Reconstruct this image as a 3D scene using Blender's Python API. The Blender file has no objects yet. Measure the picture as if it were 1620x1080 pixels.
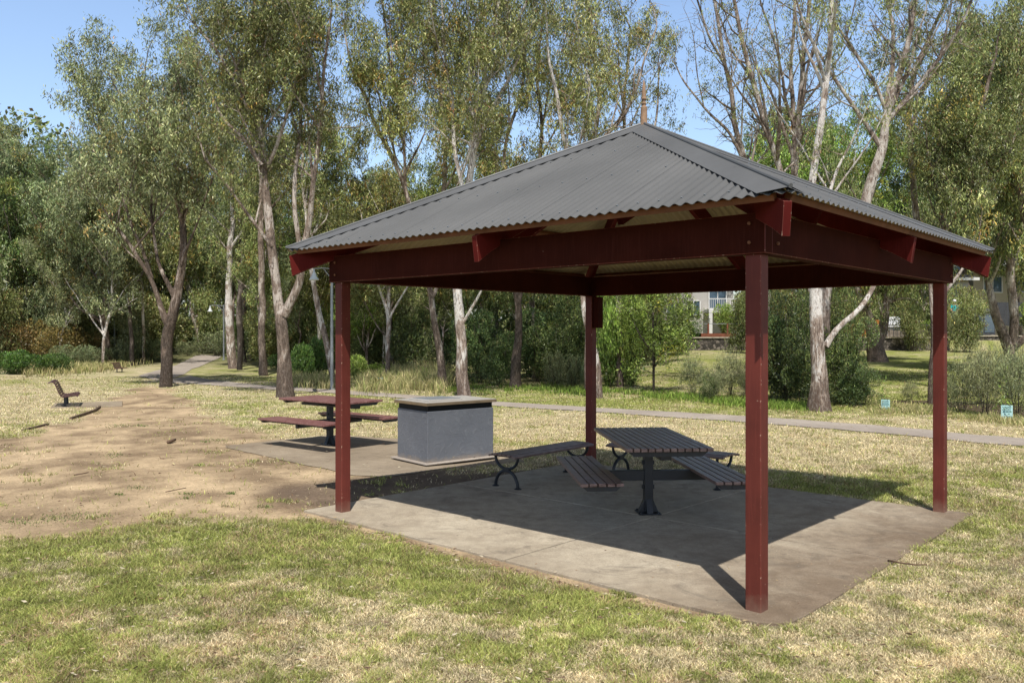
import bpy, math, random
import numpy as np
from math import sin, cos, pi, radians
from mathutils import Vector, Matrix

F, HY, CX, CH = 1309.4, 526.7, 810.0, 1.76     # focal length and horizon in photo pixels, eye height in metres
sc = bpy.context.scene
COL = sc.collection
RNG = np.random.default_rng(7)

# ------------------------------------------------------------------ terrain
def sstep(a, b, x):
    t = np.clip((np.asarray(x, float)-a)/(b-a), 0, 1)
    return t*t*(3-2*t)
BX, BY = 1.565, 5.203                     # near post of the shelter (outer corner)
TH = 0.733
U = np.array([-cos(TH), sin(TH)]); V = np.array([sin(TH), cos(TH)])
W1, W2 = 4.46, 4.21
def ab(X, Y):
    dx, dy = np.asarray(X)-BX, np.asarray(Y)-BY
    return dx*U[0]+dy*U[1], dx*V[0]+dy*V[1]
def slab_z(b): return -0.031*np.clip(np.asarray(b, float)/W2, -.2, 1.2)
def ter(X, Y):
    X = np.asarray(X, float); Y = np.asarray(Y, float)
    zl = np.maximum(0, Y-45)*.03
    k = sstep(.10, .22, X/np.maximum(Y, 1))
    zr = np.clip((Y-25)*.032, 0, .8)+sstep(50.1, 50.5, Y)*.6+np.maximum(0, Y-52)*.02
    z = np.minimum(zl*(1-k)+zr*k, 6)
    a, b = ab(X, Y)
    d = np.maximum(np.maximum(-.22-a, a-4.72), np.maximum(-.18-b, b-4.3))
    dep = .09*sstep(0, 3.6, b)*np.maximum(sstep(4.7, 5.7, a), sstep(4.4, 6.4, b))
    return z-dep-(.02+.031*np.clip(b/W2, 0, 1.))*(1-sstep(0, 1.1, d))
def G(px, py):
    """ground point seen at a photo pixel"""
    z = 0.
    for _ in range(12):
        Y = F*(CH-z)/(py-HY); Y = min(Y, 140); X = (px-CX)*Y/F; z = .5*z+.5*float(ter(X, Y))
    return Vector((X, Y, float(ter(X, Y))))
def At(px, py, Y): return Vector(((px-CX)*Y/F, Y, CH-(py-HY)*Y/F))

# ------------------------------------------------------------------ noise
def _h(i, j, s):
    n = (i*374761393+j*668265263+s*974634777) & 0xffffffff
    n = ((n ^ (n >> 13))*1274126177) & 0xffffffff
    return ((n ^ (n >> 16)) & 0xffff)/65535.
def noise(x, y, s=0):
    x = np.asarray(x, float); y = np.asarray(y, float)
    i = np.floor(x).astype(np.int64); j = np.floor(y).astype(np.int64)
    u = x-i; v = y-j; u = u*u*(3-2*u); v = v*v*(3-2*v)
    return (_h(i, j, s)*(1-u)+_h(i+1, j, s)*u)*(1-v)+(_h(i, j+1, s)*(1-u)+_h(i+1, j+1, s)*u)*v
def fbm(x, y, s=0, o=4):
    r = 0; a = .5; t = 0
    for k in range(o):
        r = r+a*noise(x*2**k+k*17.3, y*2**k+k*9.1, s+k); t += a; a *= .55
    return r/t

# ------------------------------------------------------------------ objects
def link(o, parent=None):
    COL.objects.link(o)
    if parent is not None: o.parent = parent
    return o
def tag(o, label=None, cat=None, group=None, kind=None):
    if label: o['label'] = label
    if cat: o['category'] = cat
    if group: o['group'] = group
    if kind: o['kind'] = kind
    return o
def thing(name, label, cat, loc=(0, 0, 0), rz=0, group=None, scale=1):
    o = bpy.data.objects.new(name, None); o.empty_display_size = .2
    o.location = loc; o.rotation_euler = (0, 0, rz); o.scale = (scale,)*3
    link(o); return tag(o, label, cat, group)
def npmesh(name, verts, faces, mats, smooth=False, col=None, mi=None):
    """verts Nx3, faces MxK (one K)"""
    verts = np.asarray(verts, np.float32); faces = np.asarray(faces, np.int32)
    me = bpy.data.meshes.new(name); n, m = len(verts), len(faces); k = faces.shape[1]
    me.vertices.add(n); me.vertices.foreach_set('co', verts.ravel())
    me.loops.add(m*k); me.loops.foreach_set('vertex_index', faces.ravel())
    me.polygons.add(m); me.polygons.foreach_set('loop_start', np.arange(m, dtype=np.int32)*k)
    if mi is not None: me.polygons.foreach_set('material_index', np.asarray(mi, np.int32))
    me.polygons.foreach_set('use_smooth', np.full(m, smooth))
    for t in (mats if isinstance(mats, (list, tuple)) else [mats]): me.materials.append(t)
    if col is not None:
        at = me.color_attributes.new('col', 'FLOAT_COLOR', 'POINT')
        c = np.ones((n, 4), np.float32); c[:, :3] = col; at.data.foreach_set('color', c.ravel())
    me.update(calc_edges=True); me.validate()
    return me
def obj(name, me, parent=None): return link(bpy.data.objects.new(name, me), parent)

class MB:
    def __init__(s): s.v = []; s.f = []; s.m = []
    def add(s, vs, fs, mi=0):
        o = len(s.v); s.v += [tuple(v) for v in vs]; s.f += [tuple(i+o for i in f) for f in fs]; s.m += [mi]*len(fs); return s
    def box(s, c, d, rot=None, mi=0):
        R = rot or Matrix.Identity(3); c = Vector(c)
        vs = [c+R @ Vector((x*d[0]/2, y*d[1]/2, z*d[2]/2)) for x in (-1, 1) for y in (-1, 1) for z in (-1, 1)]
        return s.add(vs, [(0, 1, 3, 2), (4, 6, 7, 5), (0, 4, 5, 1), (2, 3, 7, 6), (0, 2, 6, 4), (1, 5, 7, 3)], mi)
    def bar(s, p, q, w, h, up=(0, 0, 1), mi=0):
        p, q = Vector(p), Vector(q); x = (q-p); L = x.length; x.normalize()
        y = Vector(up).cross(x).normalized(); z = x.cross(y)
        R = Matrix((x, y, z)).transposed()
        return s.box((p+q)/2, (L, w, h), R, mi)
    def prism(s, poly, axis0, axis1, o, n, mi=0):
        """poly 2D points in axis0/axis1 extruded by vector n from origin o"""
        a0, a1, o, n = Vector(axis0), Vector(axis1), Vector(o), Vector(n); k = len(poly)
        b = [o+a0*p[0]+a1*p[1] for p in poly]; t = [v+n for v in b]
        fs = [tuple(range(k))[::-1], tuple(range(k, 2*k))]+[(i, (i+1) % k, (i+1) % k+k, i+k) for i in range(k)]
        return s.add(b+t, fs, mi)
    def tube(s, pts, r, n=8, mi=0, cap=True):
        pts = [Vector(p) for p in pts]; rs = r if isinstance(r, (list, tuple)) else [r]*len(pts)
        rings = []; ref = None
        for i, p in enumerate(pts):
            d = (pts[min(i+1, len(pts)-1)]-pts[max(i-1, 0)]).normalized()
            if ref is None: ref = Vector((1, 0, 0)) if abs(d.x) < .8 else Vector((0, 1, 0))
            x = (ref-d*ref.dot(d)).normalized(); ref = x; y = d.cross(x)
            rings.append([p+(x*cos(2*pi*k/n)+y*sin(2*pi*k/n))*rs[i] for k in range(n)])
        vs = [v for r_ in rings for v in r_]
        fs = [(i*n+k, i*n+(k+1) % n, (i+1)*n+(k+1) % n, (i+1)*n+k) for i in range(len(pts)-1) for k in range(n)]
        if cap: fs += [tuple(range(n))[::-1], tuple((len(pts)-1)*n+k for k in range(n))]
        return s.add(vs, fs, mi)
    def lathe(s, prof, c=(0, 0, 0), n=16, mi=0, sq=0):
        c = Vector(c); vs = []
        for (r, z) in prof:
            vs += [c+Vector((r*cos(2*pi*k/n), r*sin(2*pi*k/n), z)) for k in range(n)]
        fs = [(i*n+k, i*n+(k+1) % n, (i+1)*n+(k+1) % n, (i+1)*n+k) for i in range(len(prof)-1) for k in range(n)]
        fs += [tuple(range(n))[::-1], tuple((len(prof)-1)*n+k for k in range(n))]
        return s.add(vs, fs, mi)
    def build(s, name, mats, parent=None, bevel=0, smooth=False, worn=False):
        me = bpy.data.meshes.new(name); me.from_pydata(s.v, [], s.f)
        for t in (mats if isinstance(mats, (list, tuple)) else [mats]): me.materials.append(t)
        me.polygons.foreach_set('material_index', s.m)
        if smooth: me.polygons.foreach_set('use_smooth', [True]*len(s.f))
        me.update(); o = obj(name, me, parent)
        if bevel:
            b = o.modifiers.new('bevel', 'BEVEL'); b.width = bevel; b.segments = 2; b.limit_method = 'ANGLE'
            if worn: b.material = 1
        return o
def copy_tree(o, parent=None):
    c = o.copy(); COL.objects.link(c); c.parent = parent
    for ch in list(o.children): copy_tree(ch, c)
    return c

# ------------------------------------------------------------------ materials
class NT:
    def __init__(s, name):
        s.m = bpy.data.materials.new(name); s.m.use_nodes = True; s.t = s.m.node_tree; s.t.nodes.clear()
        s.out = s.n('ShaderNodeOutputMaterial')
    def n(s, typ, **kw):
        nd = s.t.nodes.new(typ)
        for k, v in kw.items(): setattr(nd, k, v)
        return nd
    def l(s, a, b): s.t.links.new(a, b)
    def coord(s, kind='Object', scale=(1, 1, 1)):
        c = s.n('ShaderNodeTexCoord'); mp = s.n('ShaderNodeMapping'); mp.inputs['Scale'].default_value = scale
        s.l(c.outputs[kind], mp.inputs['Vector']); return mp.outputs[0]
    def noise(s, vec, sc_, det=4, ro=.55, dist=0):
        a = s.n('ShaderNodeTexNoise'); a.inputs['Scale'].default_value = sc_; a.inputs['Detail'].default_value = det
        a.inputs['Roughness'].default_value = ro; a.inputs['Distortion'].default_value = dist; s.l(vec, a.inputs['Vector']); return a.outputs['Fac']
    def ramp(s, fac, stops, interp='LINEAR'):
        r = s.n('ShaderNodeValToRGB'); r.color_ramp.interpolation = interp
        e = r.color_ramp.elements
        while len(e) < len(stops): e.new(.5)
        for i, (p, c) in enumerate(stops):
            e[i].position = p; e[i].color = (*c, 1) if not isinstance(c, (int, float)) else (c, c, c, 1)
        s.l(fac, r.inputs[0]); return r.outputs[0]
    def mix(s, fac, a, b, mode='MIX'):
        m = s.n('ShaderNodeMix', data_type='RGBA', blend_type=mode)
        for sock, v in ((m.inputs[0], fac), (m.inputs[6], a), (m.inputs[7], b)):
            if hasattr(v, 'is_linked') or hasattr(v, 'links'): s.l(v, sock)
            else: sock.default_value = v if isinstance(v, (int, float)) else (*v, 1)
        return m.outputs[2]
    def math(s, op, a, b=0):
        m = s.n('ShaderNodeMath', operation=op)
        for sock, v in ((m.inputs[0], a), (m.inputs[1], b)):
            if hasattr(v, 'links'): s.l(v, sock)
            else: sock.default_value = v
        return m.outputs[0]
    def bsdf(s, col, rough=.8, metal=0, spec=.3, bump=None, bs=.5, bd=.02, trans=0):
        p = s.n('ShaderNodeBsdfPrincipled'); p.inputs['Metallic'].default_value = metal
        for k, v in (('Base Color', col), ('Roughness', rough)):
            if hasattr(v, 'links'): s.l(v, p.inputs[k])
            else: p.inputs[k].default_value = v if isinstance(v, (int, float)) else (*v, 1)
        p.inputs['Specular IOR Level'].default_value = spec
        if bump is not None:
            b = s.n('ShaderNodeBump'); b.inputs['Strength'].default_value = bs; b.inputs['Distance'].default_value = bd
            s.l(bump, b.inputs['Height']); s.l(b.outputs[0], p.inputs['Normal'])
        sh = p.outputs[0]
        if trans:
            t = s.n('ShaderNodeBsdfTranslucent')
            if hasattr(col, 'links'): s.l(col, t.inputs[0])
            else: t.inputs[0].default_value = (*col, 1)
            mx = s.n('ShaderNodeMixShader'); mx.inputs[0].default_value = trans
            s.l(sh, mx.inputs[1]); s.l(t.outputs[0], mx.inputs[2]); sh = mx.outputs[0]
        s.l(sh, s.out.inputs[0]); return s.m

def plain(name, c, rough=.7, metal=0, var=.25, sc_=6, spec=.3, bs=.15):
    t = NT(name); v = t.coord(); f = t.noise(v, sc_, 5)
    col = t.ramp(f, [(.3, tuple(x*(1-var) for x in c)), (.7, tuple(min(1, x*(1+var)) for x in c))])
    return t.bsdf(col, rough, metal, spec, bump=t.noise(v, sc_*12, 3), bs=bs, bd=.004)

def paint_mat(name='maroon_paint', base=(.13, .025, .017), chips=.69, rough=.62, spec=.3):
    t = NT(name); v = t.coord(); vz = t.coord(scale=(28, 28, 1.6))
    big = t.noise(v, 2.2, 4); grain = t.noise(vz, 2.5, 5, .6)
    c = t.ramp(big, [(.3, tuple(x*.72 for x in base)), (.7, tuple(x*1.22 for x in base))])
    c = t.mix(t.ramp(grain, [(.5, 0.), (.72, .35)]), c, tuple(x*1.5+.004 for x in base))
    ch = t.noise(v, 38, 5, .7)
    c = t.mix(t.ramp(ch, [(chips, 0.), (chips+.02, 1.)]), c, (.42, .27, .2))
    sx = t.n('ShaderNodeSeparateXYZ'); t.l(v, sx.inputs[0]); zz = t.math('ADD', sx.outputs['Z'], t.math('MULTIPLY', t.noise(v, 14, 4), .16))
    c = t.mix(t.ramp(zz, [(.05, .55), (.19, 0.)]), c, (.25, .17, .12))
    return t.bsdf(c, rough, 0, spec, bump=grain, bs=.35, bd=.004)
def slat_mat(name, base, pale):
    t = NT(name); v = t.coord(); va = t.coord(scale=(6, 40, 40))
    c = t.ramp(t.noise(va, 1.5, 5, .6), [(.3, base), (.75, pale)])
    c = t.mix(t.ramp(t.noise(v, 9, 5, .7), [(.62, 0.), (.7, .7)]), c, tuple(x*.25 for x in base))
    return t.bsdf(c, .4, 0, .6, bump=t.noise(va, 2, 3), bs=.3, bd=.003)

def roof_mat():
    t = NT('grey_corrugated_steel'); v = t.coord()
    c = t.ramp(t.noise(v, 1.1, 6, .6), [(.3, (.098, .100, .102)), (.7, (.132, .133, .134))])
    c = t.mix(t.ramp(t.noise(v, 22, 5, .75), [(.68, 0.), (.74, .45)]), c, (.3, .29, .27))
    return t.bsdf(c, .6, .0, .35, bump=t.noise(v, 30, 3), bs=.05, bd=.002)

def concrete_mat(name, c0, c1, dark=.5, seed=0):
    t = NT(name); v = t.coord('Object')
    mp = t.n('ShaderNodeMapping'); mp.inputs['Location'].default_value = (seed*3.1, seed*1.7, 0); t.l(v, mp.inputs[0]); v = mp.outputs[0]
    c = t.ramp(t.noise(v, .9, 6, .62, .4), [(.32, c0), (.66, c1)])
    c = t.mix(t.ramp(t.noise(v, 7, 5, .7), [(.42, 0.), (.75, .5)]), c, tuple(x*.7 for x in c0))
    fine = t.noise(v, 130, 4, .7)
    c = t.mix(t.ramp(fine, [(.35, .45), (.6, 0.)]), c, tuple(x*.5 for x in c0))
    c = t.mix(t.ramp(t.noise(v, 260, 2, .5), [(.66, 0.), (.7, .5)]), c, tuple(min(1, x*1.7) for x in c1))
    c = t.mix(t.ramp(t.noise(v, 1.7, 5, .7, 1.2), [(.56, 0.), (.72, dark)]), c, tuple(x*.42 for x in c0))
    return t.bsdf(c, .88, 0, .25, bump=fine, bs=.35, bd=.004)

def attr_mat(name, rough=.75, trans=0., spec=.25, dark=.35, jit=.35):
    """colour from the per-vertex attribute"""
    t = NT(name); a = t.n('ShaderNodeAttribute', attribute_name='col'); oi = t.n('ShaderNodeObjectInfo')
    hs = t.n('ShaderNodeHueSaturation'); t.l(a.outputs['Color'], hs.inputs['Color'])
    mr = t.n('ShaderNodeMapRange'); mr.inputs[3].default_value = 1-jit*.6; mr.inputs[4].default_value = 1+jit*.6
    t.l(oi.outputs['Random'], mr.inputs[0]); t.l(mr.outputs[0], hs.inputs['Value'])
    mr2 = t.n('ShaderNodeMapRange'); mr2.inputs[3].default_value = .5-jit*.06; mr2.inputs[4].default_value = .5+jit*.04
    sq = t.math('FRACT', t.math('MULTIPLY', oi.outputs['Random'], 17.31))
    t.l(sq, mr2.inputs[0]); t.l(mr2.outputs[0], hs.inputs['Hue'])
    return t.bsdf(hs.outputs[0], rough, 0, spec, trans=trans)

def ground_mat():
    t = NT('lawn_and_dirt'); a = t.n('ShaderNodeAttribute', attribute_name='col')
    v = t.coord('Object'); f1 = t.noise(v, 34, 6, .8); f2 = t.noise(v, 6, 5, .7)
    sep = t.n('ShaderNodeAttribute', attribute_name='rough')
    k = t.ramp(f1, [(.28, .38), (.5, .95), (.72, 1.5)])
    c = t.mix(t.ramp(t.math('MULTIPLY', sep.outputs['Fac'], 1.0), [(0, .28), (1, .95)]), a.outputs['Color'], k, 'MULTIPLY')
    c = t.mix(1.0, c, t.ramp(f2, [(.3, .82), (.7, 1.14)]), 'MULTIPLY')
    v3 = t.noise(v, 120, 4, .8)
    c = t.mix(t.ramp(v3, [(.3, .45), (.48, 0.)]), c, t.mix(1.0, c, (.35, .33, .3), 'MULTIPLY'))
    return t.bsdf(c, .95, 0, .1, bump=f1, bs=.5, bd=.02)

def bark_mat(name, pale, mid, dark, amount=.5, rough_base=True):
    """gum bark: pale smooth patches over darker flaky bark, rougher near the foot"""
    t = NT(name); v = t.coord('Object', (1, 1, .4)); v2 = t.coord('Object', (6, 6, 1.1)); v3 = t.coord('Object', (3.2, 3.2, 1.3))
    n1 = t.noise(v, 2.6, 6, .7, .9); n2 = t.noise(v2, 3.0, 6, .75, .8); n3 = t.noise(v3, 4.2, 5, .7, 1.2)
    sx = t.n('ShaderNodeSeparateXYZ'); t.l(t.coord('Object'), sx.inputs[0])
    hgt = t.n('ShaderNodeMapRange'); hgt.inputs[1].default_value = .0; hgt.inputs[2].default_value = 2.6
    hgt.inputs[3].default_value = .2 if rough_base else 0; hgt.inputs[4].default_value = 0.; t.l(sx.outputs['Z'], hgt.inputs[0])
    k = t.math('ADD', n1, hgt.outputs[0])
    c = t.ramp(k, [(amount-.05, pale), (amount+.01, mid), (amount+.14, dark)])
    c = t.mix(t.ramp(n3, [(.6, 0.), (.64, .8)]), c, mid); c = t.mix(t.ramp(n3, [(.28, .7), (.36, 0.)]), c, pale)
    n2b = t.math('SUBTRACT', n2, t.math('MULTIPLY', hgt.outputs[0], .35)); c = t.mix(t.ramp(n2b, [(.40, .95), (.47, 0.)]), c, dark)
    c = t.mix(t.ramp(t.noise(v2, 9, 3, .6), [(.5, 0.), (.7, .3)]), c, pale)
    return t.bsdf(c, .85, 0, .2, bump=n2, bs=1., bd=.06)

M = {}
M['paint'] = paint_mat()
M['paint_shaded'] = paint_mat('maroon_paint_shaded', (.046, .0100, .0060), .74, .95, .08)  # same maroon as the posts, with the beams' shade put into the colour
M['worn'] = paint_mat('worn_maroon_arris', (.15, .032, .022), .60)
M['rafter'] = paint_mat('maroon_rafter_paint', (.095, .010, .008), .72, .85, .12)
M['batten'] = plain('weathered_batten_timber', (.17, .07, .035), .8)
M['roof'] = roof_mat()
M['cap'] = plain('grey_flat_steel_flashing', (.125, .127, .13), .5, 0, .12, 1.5, .5, .03)
M['lining'] = plain('cream_underside_steel', (.44, .37, .23), .6, 0, .1, 2, .3, .02)
M['finial'] = plain('weathered_finial_wood', (.3, .19, .12), .85, 0, .35, 14)
M['slab'] = concrete_mat('slab_concrete', (.27, .215, .16), (.45, .38, .29), .75)
M['pad'] = concrete_mat('pad_concrete', (.27, .215, .155), (.42, .345, .255), .5, 2)
M['path'] = concrete_mat('path_concrete', (.34, .29, .25), (.48, .42, .36), .2, 4)
def slab_mat():
    t = NT('weathered_slab_concrete'); v = t.coord('Object')
    dv = t.n('ShaderNodeVectorMath', operation='DOT_PRODUCT'); t.l(v, dv.inputs[0]); dv.inputs[1].default_value = (U[0], U[1], 0)
    aa = t.math('SUBTRACT', dv.outputs['Value'], float(BX*U[0]+BY*U[1]))       # distance from the right-hand edge
    c = t.ramp(t.noise(v, .9, 6, .62, .4), [(.32, (.43, .36, .265)), (.66, (.60, .525, .405))])
    c = t.mix(t.ramp(t.noise(v, 6, 6, .75), [(.40, 0.), (.75, .6)]), c, (.2, .165, .125))
    fine = t.noise(v, 130, 4, .7); c = t.mix(t.ramp(fine, [(.35, .5), (.6, 0.)]), c, (.13, .10, .08))
    edge = t.math('ADD', aa, t.math('MULTIPLY', t.noise(v, 1.6, 5, .7, .8), 2.2))
    c = t.mix(t.ramp(t.math('MULTIPLY', edge, .25), [(.24, .82), (.56, 0.)]), c, t.mix(1.0, c, (.40, .33, .29), 'MULTIPLY'))
    c = t.mix(t.ramp(t.noise(v, 2.3, 5, .7, 1.2), [(.55, 0.), (.72, .65)]), c, (.12, .10, .08))
    c = t.mix(t.ramp(t.noise(v, 45, 2, .5), [(.74, 0.), (.76, .6)]), c, (.6, .56, .5))
    c = t.mix(t.ramp(t.noise(v, 26, 2, .5), [(.75, 0.), (.77, .7)]), c, (.05, .04, .035))
    return t.bsdf(c, .88, 0, .25, bump=fine, bs=.35, bd=.004)
M['slab'] = slab_mat()
M['bedding'] = plain('joint_dirt', (.025, .02, .015), .95)
M['render'] = None
def render_mat():
    t = NT('grey_cement_render'); v = t.coord()
    c = t.ramp(t.noise(v, 2.2, 6, .65), [(.3, (.125, .133, .152)), (.7, (.168, .176, .196))])
    sx = t.n('ShaderNodeSeparateXYZ'); t.l(v, sx.inputs[0])
    z = t.math('ADD', sx.outputs['Z'], t.math('MULTIPLY', t.noise(v, 9, 4), .12))
    c = t.mix(t.ramp(z, [(.06, .85), (.15, 0.)]), c, (.3, .24, .18))
    w = t.noise(v, 7, 5, .7, 2.5)
    c = t.mix(t.ramp(w, [(.6, 0.), (.63, .45), (.66, 0.)]), c, (.3, .3, .31))
    c = t.mix(t.ramp(t.noise(v, 24, 3, .6), [(.79, 0.), (.81, .8)]), c, (.5, .47, .42))
    return t.bsdf(c, .75, 0, .3, bump=w, bs=.5, bd=.015)
M['render'] = render_mat()
M['steel'] = plain('brushed_stainless_steel', (.50, .47, .43), .4, .15, .12, 5, .5, .05)
M['steel_edge'] = plain('stainless_top_edge', (.27, .20, .13), .35, .5, .15, 8, .5, .05)
M['black'] = plain('shadow_gap_black', (.012, .012, .012), .8)
M['iron'] = plain('charcoal_painted_iron', (.010, .013, .019), .45, 0, .3, 8, .5)
M['slat'] = slat_mat('dark_maroon_slats', (.06, .026, .024), (.30, .21, .19))  # pale grain lightened to paint in the sky's reflection on the slats
M['slat_sun'] = slat_mat('faded_maroon_slats', (.10, .018, .018), (.36, .2, .18))
M['slat_bench'] = slat_mat('dull_maroon_slats', (.07, .022, .022), (.14, .07, .065))
M['galv'] = plain('galvanised_steel', (.32, .34, .36), .5, .5, .12, 4)
M['lamp'] = plain('pale_lamp_shade', (.62, .66, .68), .4, 0, .08, 4)
M['leaf'] = attr_mat('gum_leaves', .42, .12, .5)
M['leafdry'] = attr_mat('dry_leaves', .8, .1, .2, jit=0)
M['blade'] = attr_mat('grass_blades', .7, .25, .2, jit=0)
M['ground'] = ground_mat()
M['bark_white'] = bark_mat('white_gum_bark', (.74, .69, .64), (.40, .31, .25), (.13, .09, .07), .56)
M['bark_pale'] = bark_mat('pale_brown_gum_bark', (.60, .54, .48), (.30, .23, .19), (.11, .08, .06), .50)
M['bark_grey'] = bark_mat('grey_gum_bark', (.55, .48, .42), (.29, .22, .175), (.09, .065, .05), .50)
M['bark_brown'] = bark_mat('brown_rough_bark', (.5, .42, .36), (.18, .13, .10), (.06, .045, .035), .46)
M['bark_dark'] = bark_mat('dark_trunk_bark', (.24, .20, .17), (.10, .08, .065), (.035, .028, .023), .5)
M['guard'] = plain('aqua_plastic_guard', (.42, .64, .64), .5, 0, .08, 3)
M['ink'] = plain('dark_teal_print', (.03, .13, .14), .6)
M['timber'] = plain('grey_timber_edging', (.12, .085, .06), .9, 0, .4, 8)
M['litter_stick'] = plain('stick_bark', (.14, .09, .06), .9, 0, .4, 20)

# ------------------------------------------------------------------ world, sun, camera
w = bpy.data.worlds.new('World'); sc.world = w; w.use_nodes = True
nt = w.node_tree; bg = nt.nodes['Background']; sky = nt.nodes.new('ShaderNodeTexSky')
sky.sky_type = 'NISHITA'; sky.sun_disc = False
S = Vector((.034, -.584, 1)).normalized()          # towards the sun
elev = math.asin(S.z); sky.sun_elevation = elev; sky.sun_rotation = math.atan2(S.x, S.y)
sky.air_density = 1.0; sky.dust_density = 2.2; sky.ozone_density = 1.5; sky.altitude = 0
tc = nt.nodes.new('ShaderNodeTexCoord'); sx_ = nt.nodes.new('ShaderNodeSeparateXYZ'); nt.links.new(tc.outputs['Generated'], sx_.inputs[0])
mr_ = nt.nodes.new('ShaderNodeMapRange'); mr_.inputs[1].default_value = .36; mr_.inputs[2].default_value = .6; mr_.inputs[3].default_value = 2.0; mr_.inputs[4].default_value = .22
nt.links.new(sx_.outputs['Z'], mr_.inputs[0]); mm_ = nt.nodes.new('ShaderNodeVectorMath'); mm_.operation = 'SCALE'      # hazier, brighter sky low down
nt.links.new(sky.outputs[0], mm_.inputs[0]); nt.links.new(mr_.outputs[0], mm_.inputs['Scale']); nt.links.new(mm_.outputs[0], bg.inputs[0]); bg.inputs[1].default_value = .125
sl = bpy.data.lights.new('sun', 'SUN'); sl.energy = 5.0; sl.angle = radians(.53); sl.color = (1, .955, .88)
so = bpy.data.objects.new('sun', sl); link(so); so.rotation_euler = (-S).to_track_quat('-Z', 'Y').to_euler()
cam = bpy.data.cameras.new('camera'); co = bpy.data.objects.new('camera', cam); link(co)
co.location = (0, 0, CH); co.rotation_euler = (pi/2, 0, 0)
cam.sensor_width = 36; cam.lens = 36*F/1620; cam.shift_y = -(540-HY)/1620; cam.clip_end = 2000; cam.clip_start = .05
sc.camera = co
sc.view_settings.view_transform = 'Standard'; sc.view_settings.look = 'None'; sc.view_settings.exposure = 0
sc.cycles.max_bounces = 6; sc.cycles.diffuse_bounces = 3; sc.cycles.transparent_max_bounces = 4

# ------------------------------------------------------------------ ground
def inpoly(px, py, poly):
    px = np.asarray(px); c = np.zeros(px.shape, bool); n = len(poly)
    for i in range(n):
        x0, y0 = poly[i]; x1, y1 = poly[(i+1) % n]
        if y0 == y1: continue
        k = ((y0 > py) != (y1 > py)) & (px < (x1-x0)*(py-y0)/(y1-y0)+x0); c ^= k
    return c
def W(*pts): return [tuple(G(*p)[:2]) for p in pts]
DIRT = W((-900, 760), (-60, 703), (0, 696), (75, 677), (150, 652), (158, 640), (190, 622), (225, 610), (262, 614), (300, 640), (330, 662), (400, 684), (450, 692), (560, 700),
         (640, 742), (700, 748), (860, 738), (900, 728), (905, 745), (780, 775), (620, 800), (520, 812), (450, 824), (340, 824), (200, 838), (60, 852), (0, 856), (-900, 960))
PAD = W((357, 707), (425, 698), (520, 688), (640, 695), (820, 722), (830, 731), (700, 742), (610, 756), (560, 752), (470, 733))
MULCH = W((1390, 632), (1480, 634), (1640, 642), (1700, 650), (1640, 660), (1560, 656), (1480, 641), (1390, 640))
STRIPW = [(-.2, -.42), (5.6, -.42), (5.6, -.15), (-.2, -.15)]
def fields(X, Y):
    X = np.asarray(X, float); Y = np.asarray(Y, float)
    Yc = np.maximum(Y, 2.); px = CX+F*X/Yc; py = HY+F*CH/Yc
    wx = X+(fbm(X*.9, Y*.9, 11)-.5)*1.1+(fbm(X*5, Y*5, 12)-.5)*.35
    wy = Y+(fbm(X*.9, Y*.9, 13)-.5)*1.1+(fbm(X*5, Y*5, 14)-.5)*.35
    d = 0
    for k in range(6):
        d = d+inpoly(wx+.28*cos(k*1.05+.3)*(.4+.1*k), wy+.34*sin(k*1.05+.3)*(.4+.1*k), DIRT)/6.
    d = np.clip(d+(fbm(X*6, Y*6, 16)-.5)*1.1*(d > .05)*(d < .98), 0, 1)
    a, b = ab(X, Y); n5 = fbm(X*4, Y*4, 15)
    # bare strip along the front of the slab
    e = np.minimum(sstep(-.42-.12*n5, -.26, b), 1)*(b < .3)*(a > .1)*(a < 5.4)
    d = np.maximum(d, e*(n5 > .3))
    g = (fbm(X*.42, Y*.42, 1)-.5)*1.2+(fbm(X*2.6, Y*2.6, 2, 5)-.5)*1.9
    def blob(cx, cy, rx, ry, k): return k*np.exp(-((px-cx)/rx)**2-((py-cy)/ry)**2)
    g = g+.32+blob(360, 850, 300, 30, .95)+blob(620, 890, 200, 40, .75)+blob(940, 950, 210, 45, .95)+blob(40, 950, 200, 70, .5)+blob(600, 960, 240, 60, .05)
    g = g+blob(1000, 1090, 260, 50, .25)+blob(100, 1100, 300, 40, .2)-blob(1480, 1000, 330, 120, .8)-blob(640, 1010, 180, 45, .35)+blob(1560, 900, 120, 60, .2)
    g = g-blob(1150, 700, 700, 42, .75)+blob(1480, 740, 260, 10, .5)+blob(900, 692, 160, 7, .5)+blob(1240, 775, 160, 18, .7)
    g = g+blob(900, 635, 1200, 12, .5)*(px > 560)+blob(330, 650, 130, 14, .25)-blob(60, 640, 240, 40, .15)+blob(1500, 600, 400, 26, .5)
    g = g-blob(100, 640, 260, 36, .35)
    path_back = sstep(0, 1, (py < 652+(px-1080)*.062)*1.)*(px > 300)
    g = g+path_back*.25
    g = np.clip(g, 0, 1)
    mul = inpoly(wx, wy, MULCH).astype(float)
    far = sstep(42, 52, Y)*(1-sstep(.1, .2, X/Yc))
    return g, d, mul, far
CG0, CG1 = np.array([.20, .245, .055]), np.array([.43, .44, .14])     # green grass
CS0, CS1 = np.array([.47, .39, .22]), np.array([.77, .67, .45])       # dry grass
CD0, CD1 = np.array([.25, .18, .115]), np.array([.60, .455, .29])      # dirt
def mixc(a, b, t): return a*(1-t[..., None])+b*t[..., None]
def grass_colour(g, n): return mixc(mixc(CS0, CS1, n), mixc(CG0, CG1, n), g)
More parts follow.
